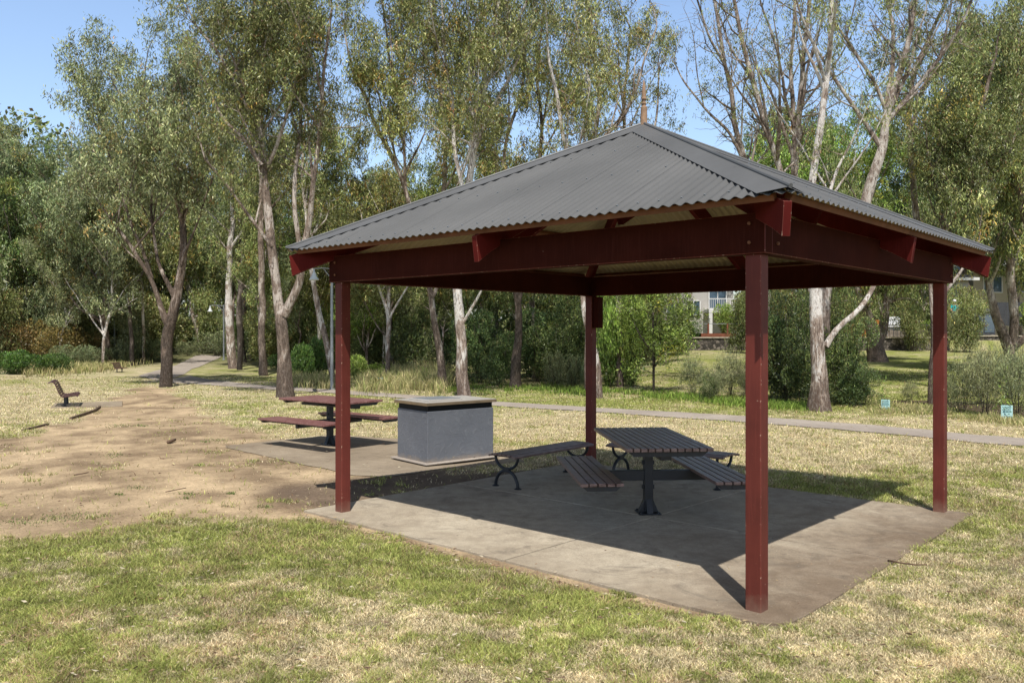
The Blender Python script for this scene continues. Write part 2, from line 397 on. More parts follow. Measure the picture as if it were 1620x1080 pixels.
def make_ground():
    ys = np.concatenate([[-60, -30, -15, -8, -4, -1, 1, 2.4, 3.2], np.arange(3.6, 12, .045), np.arange(12, 30, .13), np.arange(30, 60, .4),
                         [61, 63, 66, 70, 76, 84, 95, 110, 140, 200, 320, 600]])
    t = np.concatenate([[-30, -10, -4, -2, -1.4], np.linspace(-1.15, 1.15, 420), [1.4, 2, 4, 10, 30]])
    Yg, T = np.meshgrid(ys, t, indexing='ij'); Xg = T*(np.maximum(Yg, 3)*.66+1.2)
    Z = ter(Xg, Yg); g, d, mul, far = fields(Xg, Yg)
    near = (Yg > 2) & (Yg < 30)
    Z = Z+near*(fbm(Xg*1.3, Yg*1.3, 30)-.5)*.02*(1-sstep(9, 12, Yg))
    n = fbm(Xg*1.7, Yg*1.7, 5); n2 = fbm(Xg*.5+5, Yg*2.2, 6)
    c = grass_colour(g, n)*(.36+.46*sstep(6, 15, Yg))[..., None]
    st = fbm(Xg*2.4, Yg*2.0, 8, 5); n2 = fbm(Xg*.7+5, Yg*.6, 6); c = mixc(c, mixc(CD0, CD1, np.clip(n2*.9+st*1.9-.92, 0, 1)), d)
    c = mixc(c, np.array([.10, .075, .05]), mul)
    c = mixc(c, np.array([.12, .13, .05]), far*.8)
    a, b = ab(Xg, Yg)
    sh = (a > -.2)*(a < 5.25)*(b > -.15)*(b < 4.25)
    wet = sstep(4.7, 4.85, a)*sstep(6.4, 5.6, a)*sstep(-.3, .3, b)*sstep(5, 4.2, b)     # darker bark mulch beside the slab
    c = mixc(c, np.array([.13, .095, .075]), np.clip(wet*.75*(d), 0, 1))
    nr, nc = Yg.shape
    idx = np.arange(nr*nc).reshape(nr, nc)
    fc = np.stack([idx[:-1, :-1], idx[:-1, 1:], idx[1:, 1:], idx[1:, :-1]], -1).reshape(-1, 4)
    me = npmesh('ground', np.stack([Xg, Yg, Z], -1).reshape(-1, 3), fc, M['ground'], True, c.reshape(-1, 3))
    at = me.attributes.new('rough', 'FLOAT', 'POINT'); at.data.foreach_set('value', (1-d*.3).ravel().astype(np.float32))
    tag(obj('ground', me), kind='structure')
make_ground()

def sheet(name, mat, left, right, dz, n=1, world=False):
    """strip between two edges given as photo pixels on the ground"""
    L = left if world else [G(*p) for p in left]; R = right if world else [G(*p) for p in right]
    k = 8; vs = []; fs = []
    rows = []
    for i in range(len(L)-1):
        for s_ in range(14):
            f = s_/14; rows.append((Vector(L[i]).lerp(Vector(L[i+1]), f), Vector(R[i]).lerp(Vector(R[i+1]), f)))
    rows.append((Vector(L[-1]), Vector(R[-1])))
    for a_, b_ in rows:
        for q in range(k+1):
            p = a_.lerp(b_, q/k)
            if q in (0, k): jj = (float(fbm(p.x*2.3, p.y*2.3, 91, 3))-.5)*.22; p = p+(b_-a_).normalized()*jj
            vs.append((p.x, p.y, float(ter(p.x, p.y))+dz))
    for i in range(len(rows)-1):
        for q in range(k): fs.append((i*(k+1)+q, i*(k+1)+q+1, (i+1)*(k+1)+q+1, (i+1)*(k+1)+q))
    mb = MB(); mb.add(vs, fs); o = mb.build(name, mat); tag(o, kind='structure'); return o
PL = [(1900, 717), (1620, 694), (1550, 689), (1470, 681), (1380, 673), (1215, 661), (1080, 653), (930, 644.5), (790, 636), (620, 623), (500, 615), (439, 611.5), (380, 606), (330, 600.5), (300, 594)]
PR = [(1900, 731), (1620, 706.5), (1550, 701), (1470, 693), (1380, 685), (1215, 671), (1080, 661.7), (930, 651.5), (790, 643), (620, 629), (500, 620.5), (440, 617), (380, 613), (318, 608.5), (252, 604)]
sheet('path', M['path'], PL, PR, .016)
sheet('path', M['path'], [(219, 594.5), (248, 586), (280, 577), (297, 569), (309, 563.2), (318, 561)], [(256, 604.5), (290, 593), (304, 583.5), (330, 573.5), (346, 567), (352, 562.5)], .02)

# slabs
mb = MB()
A0, A1, B0, B1, JA, JB = -.22, 4.72, -.18, 4.27, 2.02, 1.93
def wab(a, b, z): p = np.array([BX, BY])+a*U+b*V; return (p[0], p[1], z)
RS = random.Random(3)
for (a0, a1) in ((A0, JA-.009), (JA+.009, A1)):
    for (b0, b1) in ((B0, JB-.008), (JB+.008, B1)):
        n = 14; top = []; 
        pts = [(a0+(a1-a0)*i/n, b0) for i in range(n)]+[(a1, b0+(b1-b0)*i/n) for i in range(n)]+[(a1-(a1-a0)*i/n, b1) for i in range(n)]+[(a0, b1-(b1-b0)*i/n) for i in range(n)]
        q = []
        for (a, b) in pts:
            j = lambda: RS.uniform(-.004, .004)
            if a in (A0, A1): a += j()
            if b in (B0, B1): b += j()
            if a < A0+.25 and b < B0+.25:           # rounded near corner
                d = Vector((a-(A0+.25), b-(B0+.25))); m_ = max(abs(d.x), abs(d.y))
                if d.length > .25: d = d.normalized()*.25
                a, b = A0+.25+d.x, B0+.25+d.y
            q.append((a, b))
        k = len(q); t_ = [wab(a, b, float(slab_z(b))) for a, b in q]; b_ = [(x, y, z-.12) for x, y, z in t_]
        mb.add(t_+b_, [tuple(range(k))[::-1], tuple(range(k, 2*k))]+[(i, (i+1) % k, (i+1) % k+k, i+k) for i in range(k)])
slab = mb.build('concrete_slab', M['slab'], bevel=.003); tag(slab, kind='structure')
mb = MB(); mb.box((*np.array([BX, BY])+2.25*U+2.0*V, -.075), (4.3, 4.2, .06), Matrix.Rotation(math.atan2(U[1], U[0]), 3, 'Z'))
tag(mb.build('slab_bedding', M['bedding']), kind='structure')
sheet('concrete_pad', M['pad'], [(357, 705), (425, 698), (520, 688), (640, 695), (760, 712), (820, 722)], [(357, 708), (470, 733), (560, 752), (610, 756), (700, 742), (830, 731)], .008)

# ------------------------------------------------------------------ shelter
ROT = math.atan2(-U[1], -U[0])          # local frame: x = -U, y = V ; origin at near post outer corner
HB, PS, OV, EH, AP = 2.26, .107, .328, 2.574, 3.82
sh = thing('picnic_shelter', 'maroon timber picnic shelter with a grey corrugated hipped roof over the concrete slab', 'shelter', (BX, BY, 0))
SA = Vector((U[0], U[1], 0)); SB = Vector((V[0], V[1], 0)); ZZ = Vector((0, 0, 1))
def L(a, b, z): return SA*a+SB*b+ZZ*z
def abox(mb, a0, a1, b0, b1, z0, z1, mi=0):
    vs = [L(a, b, z) for a in (a0, a1) for b in (b0, b1) for z in (z0, z1)]
    return mb.add(vs, [(0, 1, 3, 2), (4, 6, 7, 5), (0, 4, 5, 1), (2, 3, 7, 6), (0, 2, 6, 4), (1, 5, 7, 3)], mi)
for (a, b) in ((0, 0), (W1-PS, 0), (0, W2-PS), (W1-PS, W2-PS)):
    m_ = MB(); abox(m_, a, a+PS, b, b+PS, float(slab_z(b))-.06, HB); m_.build('post', [M['paint'], M['worn']], sh, bevel=.006, worn=True)
BT = HB+.255
for (a0, a1, b0, b1, e) in ((-.042, W1+.06, -.03, .075, 0), (-.04, .065, .076, W2+.06, .001), (.067, W1+.06, W2-.075, W2+.03, .001), (W1-.065, W1+.03, .077, W2-.077, .002)):
    m_ = MB(); abox(m_, a0, a1, b0, b1, HB+e, BT+e); m_.build('beam', [M['paint_shaded'], M['worn']], sh, bevel=.004, worn=True)
CA, CB = W1/2, W2/2
def side(i):
    """eave corner pair and centre for the four roof planes"""
    c = [(-OV, -OV), (W1+OV, -OV), (W1+OV, W2+OV), (-OV, W2+OV)]
    return c[i], c[(i+1) % 4]
PITCH, AMP = .083, .0085
def roof_plane(i):
    p, q = side(i); P0 = L(p[0], p[1], EH); P1 = L(q[0], q[1], EH); AX = L(CA, CB, AP)
    e = (P1-P0); Lh = e.length; e.normalize(); tpar = (AX-P0).dot(e); up = AX-(P0+e*tpar); S_ = up.length; up.normalize()
    nrm = e.cross(up).normalized(); nrm = nrm if nrm.z > 0 else -nrm
    n = int(Lh/PITCH*8); vs = []
    for j in range(n+1):
        s_ = Lh*j/n
        t1 = S_*(s_/tpar if s_ < tpar else (Lh-s_)/(Lh-tpar)); o = nrm*(AMP*cos(2*pi*s_/PITCH))
        for t_ in (-.012, t1): vs.append(P0+e*s_+up*t_+o)
    fs = [(2*j, 2*j+2, 2*j+3, 2*j+1) for j in range(n)]
    m_ = MB(); m_.add(vs, fs, 0)
    m_.add([v-nrm*.003 for v in vs], [(f[3], f[2], f[1], f[0]) for f in fs], 1)
    # lap seams and screws on the same sheet
    s_ = .45
    while s_ < Lh-.3:
        t1 = S_*(s_/tpar if s_ < tpar else (Lh-s_)/(Lh-tpar)); c0 = round(s_/PITCH)*PITCH
        m_.add([P0+e*(c0+.018+d_)+up*t_+nrm*(AMP*.55+.003) for d_, t_ in ((0, 0), (.004, 0), (.004, t1), (0, t1))], [(0, 1, 2, 3)], 2)
        s_ += .765
    for t_ in (.09, .95, 1.8):
        s_ = .1
        while s_ < Lh:
            t1 = S_*(s_/tpar if s_ < tpar else (Lh-s_)/(Lh-tpar)); c0 = round(s_/PITCH)*PITCH
            if t1 > t_+.25: m_.box(P0+e*c0+up*(t_+RS.uniform(-.006, .006))+nrm*(AMP+.004), (.012, .012, .008), Matrix((e, up, nrm)).transposed(), 3)
            s_ += PITCH*(3 if t_ > .1 else 2)
    m_.build('roof_sheet', [M['roof'], M['lining'], M['iron'], M['galv']], sh)
    # battens under the sheet
    for t_ in (.045, .9, 1.75):
        k0 = t_*tpar/S_; k1 = Lh-t_*(Lh-tpar)/S_
        m_ = MB(); m_.bar(P0+e*(k0+.07)+up*t_-nrm*.036, P0+e*(k1-.07)+up*t_-nrm*.036, .07 if t_ > .1 else .045, .042, up=nrm); m_.build('batten', M['batten'], sh, bevel=.003)
    return P0, P1, e, up, nrm
PLN = [roof_plane(i) for i in range(4)]
AXP = L(CA, CB, AP)
for i in range(4):
    P0, P1, e, up, nrm = PLN[i]; Pp = PLN[(i-1) % 4]
    c = P0; d = (AXP-c).normalized()
    s1 = (e-d*e.dot(d)).normalized(); e2 = -Pp[2]; s2 = (e2-d*e2.dot(d)).normalized()
    wd = .15; m_ = MB(); n1, n2 = nrm, Pp[4]
    R0 = c+ZZ*(AMP+.022)-d*.02; R1 = AXP+ZZ*(AMP+.022)
    lo1 = c+e*(wd*1.32)+n1*(AMP+.004)+up*-.012; lo2 = c+e2*(wd*1.32)+n2*(AMP+.004)-Pp[3]*.012
    rise = d*((AXP-c).length-wd*.0)
    hi1 = R1+s1*.001; hi2 = R1
    # each leg of the folded capping: outer edge parallel to the hip, cut at the eave
    LL = (AXP-c).length
    o1 = s1*wd+n1*0; a1 = c+s1*wd+n1*(AMP+.004); a2 = c+s2*wd+n2*(AMP+.004)
    k1 = (a1-c).dot(up)+.012; k2 = (a2-c).dot(Pp[3])+.012
    t1 = k1/d.dot(up); t2 = k2/d.dot(Pp[3])
    vs = [R0, a1-d*t1*1., a1+d*(LL-.10), R1, a2+d*(LL-.10), a2-d*t2*1.]
    m_.add(vs, [(0, 1, 2, 3), (0, 3, 4, 5)]); m_.add([v-ZZ*.0025 for v in vs], [(3, 2, 1, 0), (5, 4, 3, 0)])
    rr = [R0+ZZ*.004, R1+ZZ*.004]; m_.tube(rr, .013, 8)
    m_.build('hip_capping', M['cap'], sh)
for (a_, b_) in ((.06, -.034), (.06, W2-.05), (W1-.05, -.034)):
    for dz in (.07, .19):
        m_ = MB(); m_.tube([L(a_, b_, HB+dz), L(a_, b_-.012, HB+dz)], .011, 8); m_.build('bolt', M['batten'], sh)
for (a_, b_) in ((-.044, .14), (-.044, W2-.05)):
    for dz in (.07, .19):
        m_ = MB(); m_.tube([L(a_, b_, HB+dz), L(a_-.012, b_, HB+dz)], .011, 8); m_.build('bolt', M['batten'], sh)
# hip rafters and mid rafters with plumb-cut tails
def rafter(a, b, inner, w_, dep, drop, end=.0):
    o_ = L(a, b, EH-drop); i_ = L(*inner); h_ = Vector((i_.x-o_.x, i_.y-o_.y, 0)); Ln = h_.length; h_.normalize()
    rise = (i_.z-o_.z)/Ln; sd = ZZ.cross(h_).normalized()
    poly = [(end, rise*end), (Ln, rise*Ln), (Ln, rise*Ln-dep), (end+.17, rise*(end+.17)-dep*.98), (end+.03, rise*end-dep)]
    m_ = MB(); m_.prism(poly, h_, ZZ, o_-sd*w_/2, sd*w_); return m_.build('rafter', [M['rafter'], M['worn']], sh, bevel=.003, worn=True)
for c in ((-OV, -OV), (W1+OV, -OV), (W1+OV, W2+OV), (-OV, W2+OV)): rafter(c[0], c[1], (CA, CB, AP-.065), .05, .2, .062, .02)
for (a, b) in ((CA, -OV), (CA, W2+OV), (-OV, CB), (W1+OV, CB)): rafter(a, b, (CA+(a-CA)*.02, CB+(b-CB)*.02, AP-.1), .05, .2, .068, .02)
for (a, b, ia, ib) in ((CA*.5, .05, CA*.5, CA*.47), (.05, CB*.5, CB*.47, CB*.5)):
    sl_ = (AP-EH)/(CA+OV); zb = EH+(OV+.05)*sl_-.07
    zi = EH+(OV+min(ia if b in (.05, ) and a != .05 else 9, 9))*0
    m_ = MB(); zt = zb+ (abs(ia-a)+abs(ib-b))*sl_
    m_.bar(L(a, b, zb-.08), L(ia, ib, zt-.08), .045, .14); m_.build('jack_rafter', M['rafter'], sh)
m_ = MB()
prof = [(.05, -.1), (.045, .24), (.03, .255), (.026, .27), (.036, .285), (.036, .295), (.024, .31), (.024, .33), (.038, .345), (.036, .36), (.028, .37), (.03, .42), (.02, .52), (.004, .6)]
m_.lathe([(r*.72, z*.78) for r, z in prof], AXP, 12); m_.build('finial', M['finial'], sh)
m_ = MB(); abox(m_, W1-PS-.09, W1-PS-.001, W2-PS+.02, W2+.03, 1.83, 2.25); m_.build('meter_box', M['paint_shaded'], sh, bevel=.005)

# ------------------------------------------------------------------ tables and benches
def picnic_table(name, label, loc, rz, slat, nx=11):
    """length along local y"""
    t = thing(name, label, 'picnic table', loc, rz)
    Lg, Wd = 1.66, .8; sw = Wd/12
    m_ = MB()
    for i in range(12): m_.box((-Wd/2+sw*(i+.5), 0, .735), (sw-.011, Lg, .032))
    top = m_.build('tabletop', slat, t, bevel=.004)
    for y in (-Lg/2+.09, Lg/2-.09):
        c = MB(); c.prism([(-Wd/2+.03, 0), (Wd/2-.03, 0), (Wd/2-.09, -.05), (-Wd/2+.09, -.05)], (1, 0, 0), (0, 0, 1), (0, y-.03, .7185), (0, .06, 0)); c.build('tabletop_cleat', M['iron'], t)
    m_ = MB(); m_.box((0, 0, .645), (.1, Lg-.3, .045)); m_.box((0, 0, .66), (.3, .3, .012)); m_.build('support_rail', M['iron'], t, bevel=.004)
    m_ = MB(); m_.box((0, 0, .32), (.085, .085, .61)); m_.box((0, 0, .006), (.22, .22, .012))
    for k in range(4):
        d = Vector((cos(k*pi/2), sin(k*pi/2), 0)); s_ = ZZ.cross(d)
        m_.prism([(.04, .012), (.10, .012), (.04, .15)], d, ZZ, -s_*.03, s_*.06)
        m_.box(d*.09+s_*.09+ZZ*.018, (.02, .02, .014))
    for sx in (-1, 1):
        for z in (.26, .5): m_.box((sx*.05, 0, z), (.02, .04, .04))
    m_.build('pedestal', M['iron'], t, bevel=.004)
    m_ = MB(); m_.box((0, .001, .375), (1.34, .06, .1)); m_.build('crossbar', M['iron'], t, bevel=.004)
    for sx in (-1, 1):
        x0 = sx*.61; m_ = MB()
        for i in range(5): m_.box((x0-.2+.4/5*(i+.5), 0, .432), (.4/5-.012, Lg, .03))
        seat = m_.build('seat', slat, t, bevel=.004)
        c = MB()
        for y in (-Lg/2+.06, Lg/2-.06): c.prism([(-.18, 0), (.18, 0), (.13, -.045), (-.13, -.045)], (1, 0, 0), (0, 0, 1), (x0, y-.025, .4165), (0, .05, 0))
        c.box((x0, 0, .392), (.07, Lg-.06, .04)); c.build('seat_bracket', M['iron'], seat)
    return t
zc = lambda x, y: float(slab_z(ab(x, y)[1]))
picnic_table('picnic_table', 'dark slatted picnic table with two attached seats under the shelter roof', (1.344, 8.18, zc(1.344, 8.18)), radians(4.4), M['slat'])
tz = G(522, 705); tz.z += .022; tz = tz*1.0
t2 = picnic_table('picnic_table', 'faded red picnic table in full sun behind the left shelter post', (tz.x, tz.y, tz.z), math.atan2(U[1], U[0])-pi/2+radians(4), M['slat_sun'])

def flat_bench(label, c, direction, length, width=.42, hz=.4):
    ang = math.atan2(direction[1], direction[0]); t = thing('backless_bench', label, 'bench', (c[0], c[1], zc(c[0], c[1])), ang, 'backless benches under the shelter')
    m_ = MB(); n = 6; sw = width/n
    for i in range(n):
        y = -width/2+sw*(i+.5); f = abs(y)/(width/2); z = hz-.012-.028*f**4; til = (-1 if y > 0 else 1)*f**3*radians(-24)
        m_.box((0, y, z), (length, sw-.009, .024), Matrix.Rotation(-til if False else (-.42*f**3*(1 if y > 0 else -1)), 3, 'X'))
    m_.build('seat', M['slat'], t, bevel=.004)
    for sx in (-1, 1):
        x = sx*(length/2-.09); m_ = MB(); R_ = .16; zm = hz*.47
        up_ = [(x, -R_*1.08*cos(a), zm+.03+(hz-.075-zm)*(1-sin(a))+0*a) for a in np.linspace(0, pi, 13)]
        lo = [(x, -R_*1.08*cos(a), zm*sin(a)*1.0+.012) for a in np.linspace(0, pi, 13)]
        m_.tube([(x, -R_*1.12, hz-.03)]+up_+[(x, R_*1.12, hz-.03)], .017, 8); m_.tube(lo, .019, 8)
        m_.box((x, 0, hz-.038), (.035, width*.93, .016)); m_.box((x, 0, zm+.02), (.04, .1, .05))
        for sy in (-1, 1): m_.lathe([(.045, 0), (.045, .008), (.022, .022)], (x, sy*R_*1.08, 0), 10)
        m_.build('leg', M['iron'], t, smooth=False)
    return t
flat_bench('dark slatted backless bench nearest the barbecue, on the left side of the slab', (.38, 10.02), V, 1.5)
flat_bench('dark slatted backless bench behind the right seat of the sheltered table', (1.92, 10.05), -U, 1.62)

# barbecue
ang = radians(39); b0 = G(675.6, 737.7)
bq = thing('barbecue', 'grey rendered barbecue block with a stainless steel top', 'barbecue', (b0.x, b0.y, b0.z+.022), ang, None, 1.045)
m_ = MB(); m_.box((.56, .385, .35), (1.10, .76, .70)); m_.build('block', M['render'], bq, bevel=.008)
m_ = MB(); m_.box((.56, .385, .735), (1.07, .73, .07)); m_.build('recess', M['black'], bq)  # set-back band painted black as the shadow under the top
m_ = MB(); m_.box((.56, .385, .794), (1.17, .83, .04)); m_.build('benchtop', [M['steel_edge']], bq, bevel=.004)
m_ = MB(); m_.box((.56, .385, .8165), (1.155, .815, .005)); m_.build('benchtop_sheet', M['steel'], bq)
m_ = MB()
m_.box((.40, .395, .829), (.56, .5, .018)); hp = m_.build('hotplate', M['steel'], bq, bevel=.006)
m_ = MB(); m_.box((.40, .395, .8415), (.48, .42, .006)); m_.box((.40, .165, .845), (.5, .02, .012)); m_.build('hotplate_rim', M['galv'], hp)
m_ = MB(); m_.box((.56, .385, .012), (1.24, .90, .022)); m_.build('mortar_footing', M['path'], bq, bevel=.01)

# slatted park benches with backs
def park_bench(label, loc, ang, s_):
    t = thing('park_bench', label, 'bench', loc, ang, 'slatted park benches by the path', s_)
    prof = [(.52, .385), (.47, .42), (.39, .415), (.31, .40), (.23, .385), (.15, .37), (.07, .375), (0, .41), (-.045, .49), (-.075, .57), (-.105, .65), (-.135, .73), (-.17, .81), (-.22, .88), (-.30, .90), (-.375, .875)]
    Lg = 1.8
    def slats(r):
        m_ = MB()
        for i in r:
            x, z = prof[i]; p = Vector(prof[max(i-1, 0)]); q = Vector(prof[min(i+1, len(prof)-1)]); a = math.atan2(q.y-p.y, q.x-p.x)
            m_.box((x, 0, z), (.062, Lg, .03), Matrix.Rotation(-a, 3, 'Y'))
        return m_
    slats(range(0, 7)).build('seat', M['slat_bench'], t, bevel=.003)
    slats(range(7, 16)).build('backrest', M['slat_bench'], t, bevel=.003)
    for y in (-Lg/2+.28, Lg/2-.28):
        m_ = MB(); m_.tube([(x+(.0 if z < .45 else -.02), y, z-(.03 if z < .45 else 0)) for x, z in prof], .022, 6)
        m_.box((.12, y, .18), (.08, .06, .36)); m_.box((.12, y, .01), (.2, .14, .02)); m_.build('leg', M['iron'], t)
    return t
gb = G(100, 642.5); pb = park_bench('maroon slatted bench with curved back on a concrete pad, left lawn', (gb.x-.02, gb.y, gb.z+.02), radians(115)-pi/2, .69)
c_ = Vector((gb.x, gb.y)); e1 = Vector((cos(radians(25)), sin(radians(25)))); e2 = Vector((-e1.y, e1.x))
m_ = MB(); m_.box((c_.x+.55*e1.x+.1*e2.x, c_.y+.55*e1.y+.1*e2.y, gb.z), (1.6, 1.5, .05), Matrix.Rotation(radians(25), 3, 'Z')); tag(m_.build('bench_pad', M['pad'], bevel=.01), kind='structure')
g2 = G(187, 588.5)
pb2 = copy_tree(pb); pb2.location = (g2.x, g2.y, g2.z); pb2.rotation_euler.z = radians(5); pb2.scale = (.5,)*3
pb2['label'] = 'small distant brown bench beside the leaning dark trunk at the lawn edge'

# timber edging boards
m_ = MB()
pts = [G(158, 645), G(150, 651), G(112, 664)]
for p, q in zip(pts[:-1], pts[1:]): m_.bar(p+ZZ*.02, q+ZZ*.02, .05, .07)
tag(m_.build('timber_edging', M['timber']), 'grey timber edging board beside the left bench pad', 'edging')
m_ = MB(); m_.bar(G(76, 672)+ZZ*.01, G(36, 682)+ZZ*.01, .05, .05); tag(m_.build('timber_edging', M['timber']), 'broken loose end of timber edging at the left edge of the dirt', 'edging')

# lamp posts
def lamp_post(label, base, hgt, armlen, ang, drop=.25):
    t = thing('street_lamp', label, 'street lamp', base, ang)
    m_ = MB(); m_.tube([(0, 0, 0), (0, 0, hgt*.5), (0, 0, hgt)], [.055, .05, .042], 12); m_.lathe([(.11, 0), (.11, .02), (.07, .05)], (0, 0, 0), 12); m_.build('pole', M['galv'], t, smooth=False)
    m_ = MB(); m_.tube([(0, 0, hgt-.07), (armlen*.5, 0, hgt-.03), (armlen, 0, hgt-.06)], .018, 8); m_.tube([(0, 0, hgt-.4), (armlen*.45, 0, hgt-.07)], .014, 8); m_.build('arm', M['galv'], t)
    m_ = MB(); m_.lathe([(.02, 0), (.03, -.12), (.07, -.17), (.085, -.25), (.15, -.33), (.165, -.36), (.155, -.365)], (armlen, 0, hgt-.06), 16); m_.build('lamp_shade', M['lamp'], t, smooth=True)
    return t
p = G(525, 616.5); lamp_post('grey street lamp with a bell shade just left of the left shelter post', p, (HY-418)*p.y/F+CH, .58, pi)
p = G(354, 569); lamp_post('pale street lamp beside the twin gum trunks on the right of the curving path', p, (HY-482)*p.y/F+CH-p.z, .85, pi)
p = Vector(((181-CX)*52/F, 52, float(ter(-25, 52)))); lamp_post('small distant street lamp among the dark trees on the far left', p, (HY-500)*52/F+CH-p.z, .35, pi)

# ------------------------------------------------------------------ trees
PAL = {
 'olive': [(.23, .24, .085), (.34, .32, .13), (.13, .155, .055), (.46, .40, .19), (.26, .14, .07)],
 'grey':  [(.22, .24, .12), (.32, .32, .18), (.13, .155, .08), (.42, .39, .23), (.24, .16, .09)],
 'dark':  [(.10, .14, .045), (.17, .21, .07), (.055, .085, .03), (.27, .28, .10), (.12, .09, .035)],
 'bright': [(.18, .24, .045), (.27, .33, .07), (.10, .155, .03), (.36, .40, .12), (.18, .16, .05)],
 'rust':  [(.22, .16, .045), (.30, .22, .065), (.13, .11, .035), (.17, .17, .05), (.33, .22, .07)],
 'lush':  [(.07, .14, .025), (.12, .20, .04), (.04, .09, .018), (.20, .27, .07), (.10, .14, .04)],
 'straw': [(.42, .37, .17), (.55, .48, .25), (.30, .32, .12), (.24, .28, .09), (.58, .48, .28)],
 'wispy': [(.28, .27, .15), (.40, .37, .21), (.17, .18, .10), (.32, .28, .16), (.20, .17, .10)],
}
def rnd_unit(rng, n):
    v = rng.normal(size=(n, 3)); return v/np.linalg.norm(v, axis=1)[:, None]
def leaf_mesh(name, cen, d, ln, wd, col, mat, rng, per=None):
    """one pointed leaf blade (bent rhombus) per centre"""
    n = len(cen); d = d/np.linalg.norm(d, axis=1)[:, None]
    s = np.cross(d, rnd_unit(rng, n)); s /= np.linalg.norm(s, axis=1)[:, None]+1e-9
    nn = np.cross(d, s); ln = ln[:, None]; wd = wd[:, None]
    b = cen-d*ln*.5; t = cen+d*ln*.5+nn*ln*.12; m = cen-d*ln*.08
    v = np.stack([b, m+s*wd*.5, t, m-s*wd*.5], 1).reshape(-1, 3)
    f = np.arange(4*n).reshape(n, 4)
    return npmesh(name, v, f, mat, False, np.repeat(col, 4, 0))
def leaf_cols(rng, n, pal, clump=None):
    P_ = np.array(PAL[pal])*((.88, 1.02, .86) if pal not in ('rust', 'straw') else (1, 1, 1)); k = rng.choice(5, n, p=[.32, .23, .22, .16, .07]); c = P_[k]*rng.uniform(.45, 1.6, (n, 1))  # wide brightness spread paints highlights and darks into the leaf colours
    if clump is not None: c = c*clump[:, None]
    return np.clip(c, 0, 1)

def tube_np(pts, rad, n=8, seed=0):
    pts = np.asarray(pts, float); m = len(pts)
    d = np.gradient(pts, axis=0); d /= np.linalg.norm(d, axis=1)[:, None]+1e-9
    ref = np.array([1., 0, 0]) if abs(d[0][0]) < .8 else np.array([0, 1., 0])
    x = ref-d*(d@ref)[:, None]; x /= np.linalg.norm(x, axis=1)[:, None]+1e-9; y = np.cross(d, x)
    a = np.arange(n)*2*pi/n
    r = np.asarray(rad)[:, None]*(1+.16*(noise(np.arange(m)[:, None]*.6+seed, np.arange(n)[None]*1.7*8/n, seed)-.5))
    v = pts[:, None]+(x[:, None]*np.cos(a)[None, :, None]+y[:, None]*np.sin(a)[None, :, None])*r[..., None]
    i = np.arange(m-1)[:, None]*n; k = np.arange(n)[None]; k2 = (k+1) % n
    f = np.stack([i+k, i+k2, i+n+k2, i+n+k], -1).reshape(-1, 4)
    return v.reshape(-1, 3), f
def smooth_path(pts, rad, step, rng, jit):
    pts = np.asarray(pts, float); seg = np.linalg.norm(np.diff(pts, axis=0), axis=1); s = np.concatenate([[0], np.cumsum(seg)])
    n = max(4, int(s[-1]/step)); t = np.linspace(0, s[-1], n)
    # Catmull-like smoothing by interpolating then averaging
    p = np.stack([np.interp(t, s, pts[:, k]) for k in range(3)], 1); r = np.interp(t, s, rad)
    for _ in range(2): p[1:-1] = (p[:-2]+2*p[1:-1]+p[2:])/4
    ph = rng.uniform(0, 50, 3)
    for k in range(3): p[:, k] += (noise(t*.9+ph[k], t*0+k, 3)-.5)*jit*np.minimum(1, t/1.0)
    return p, r, t

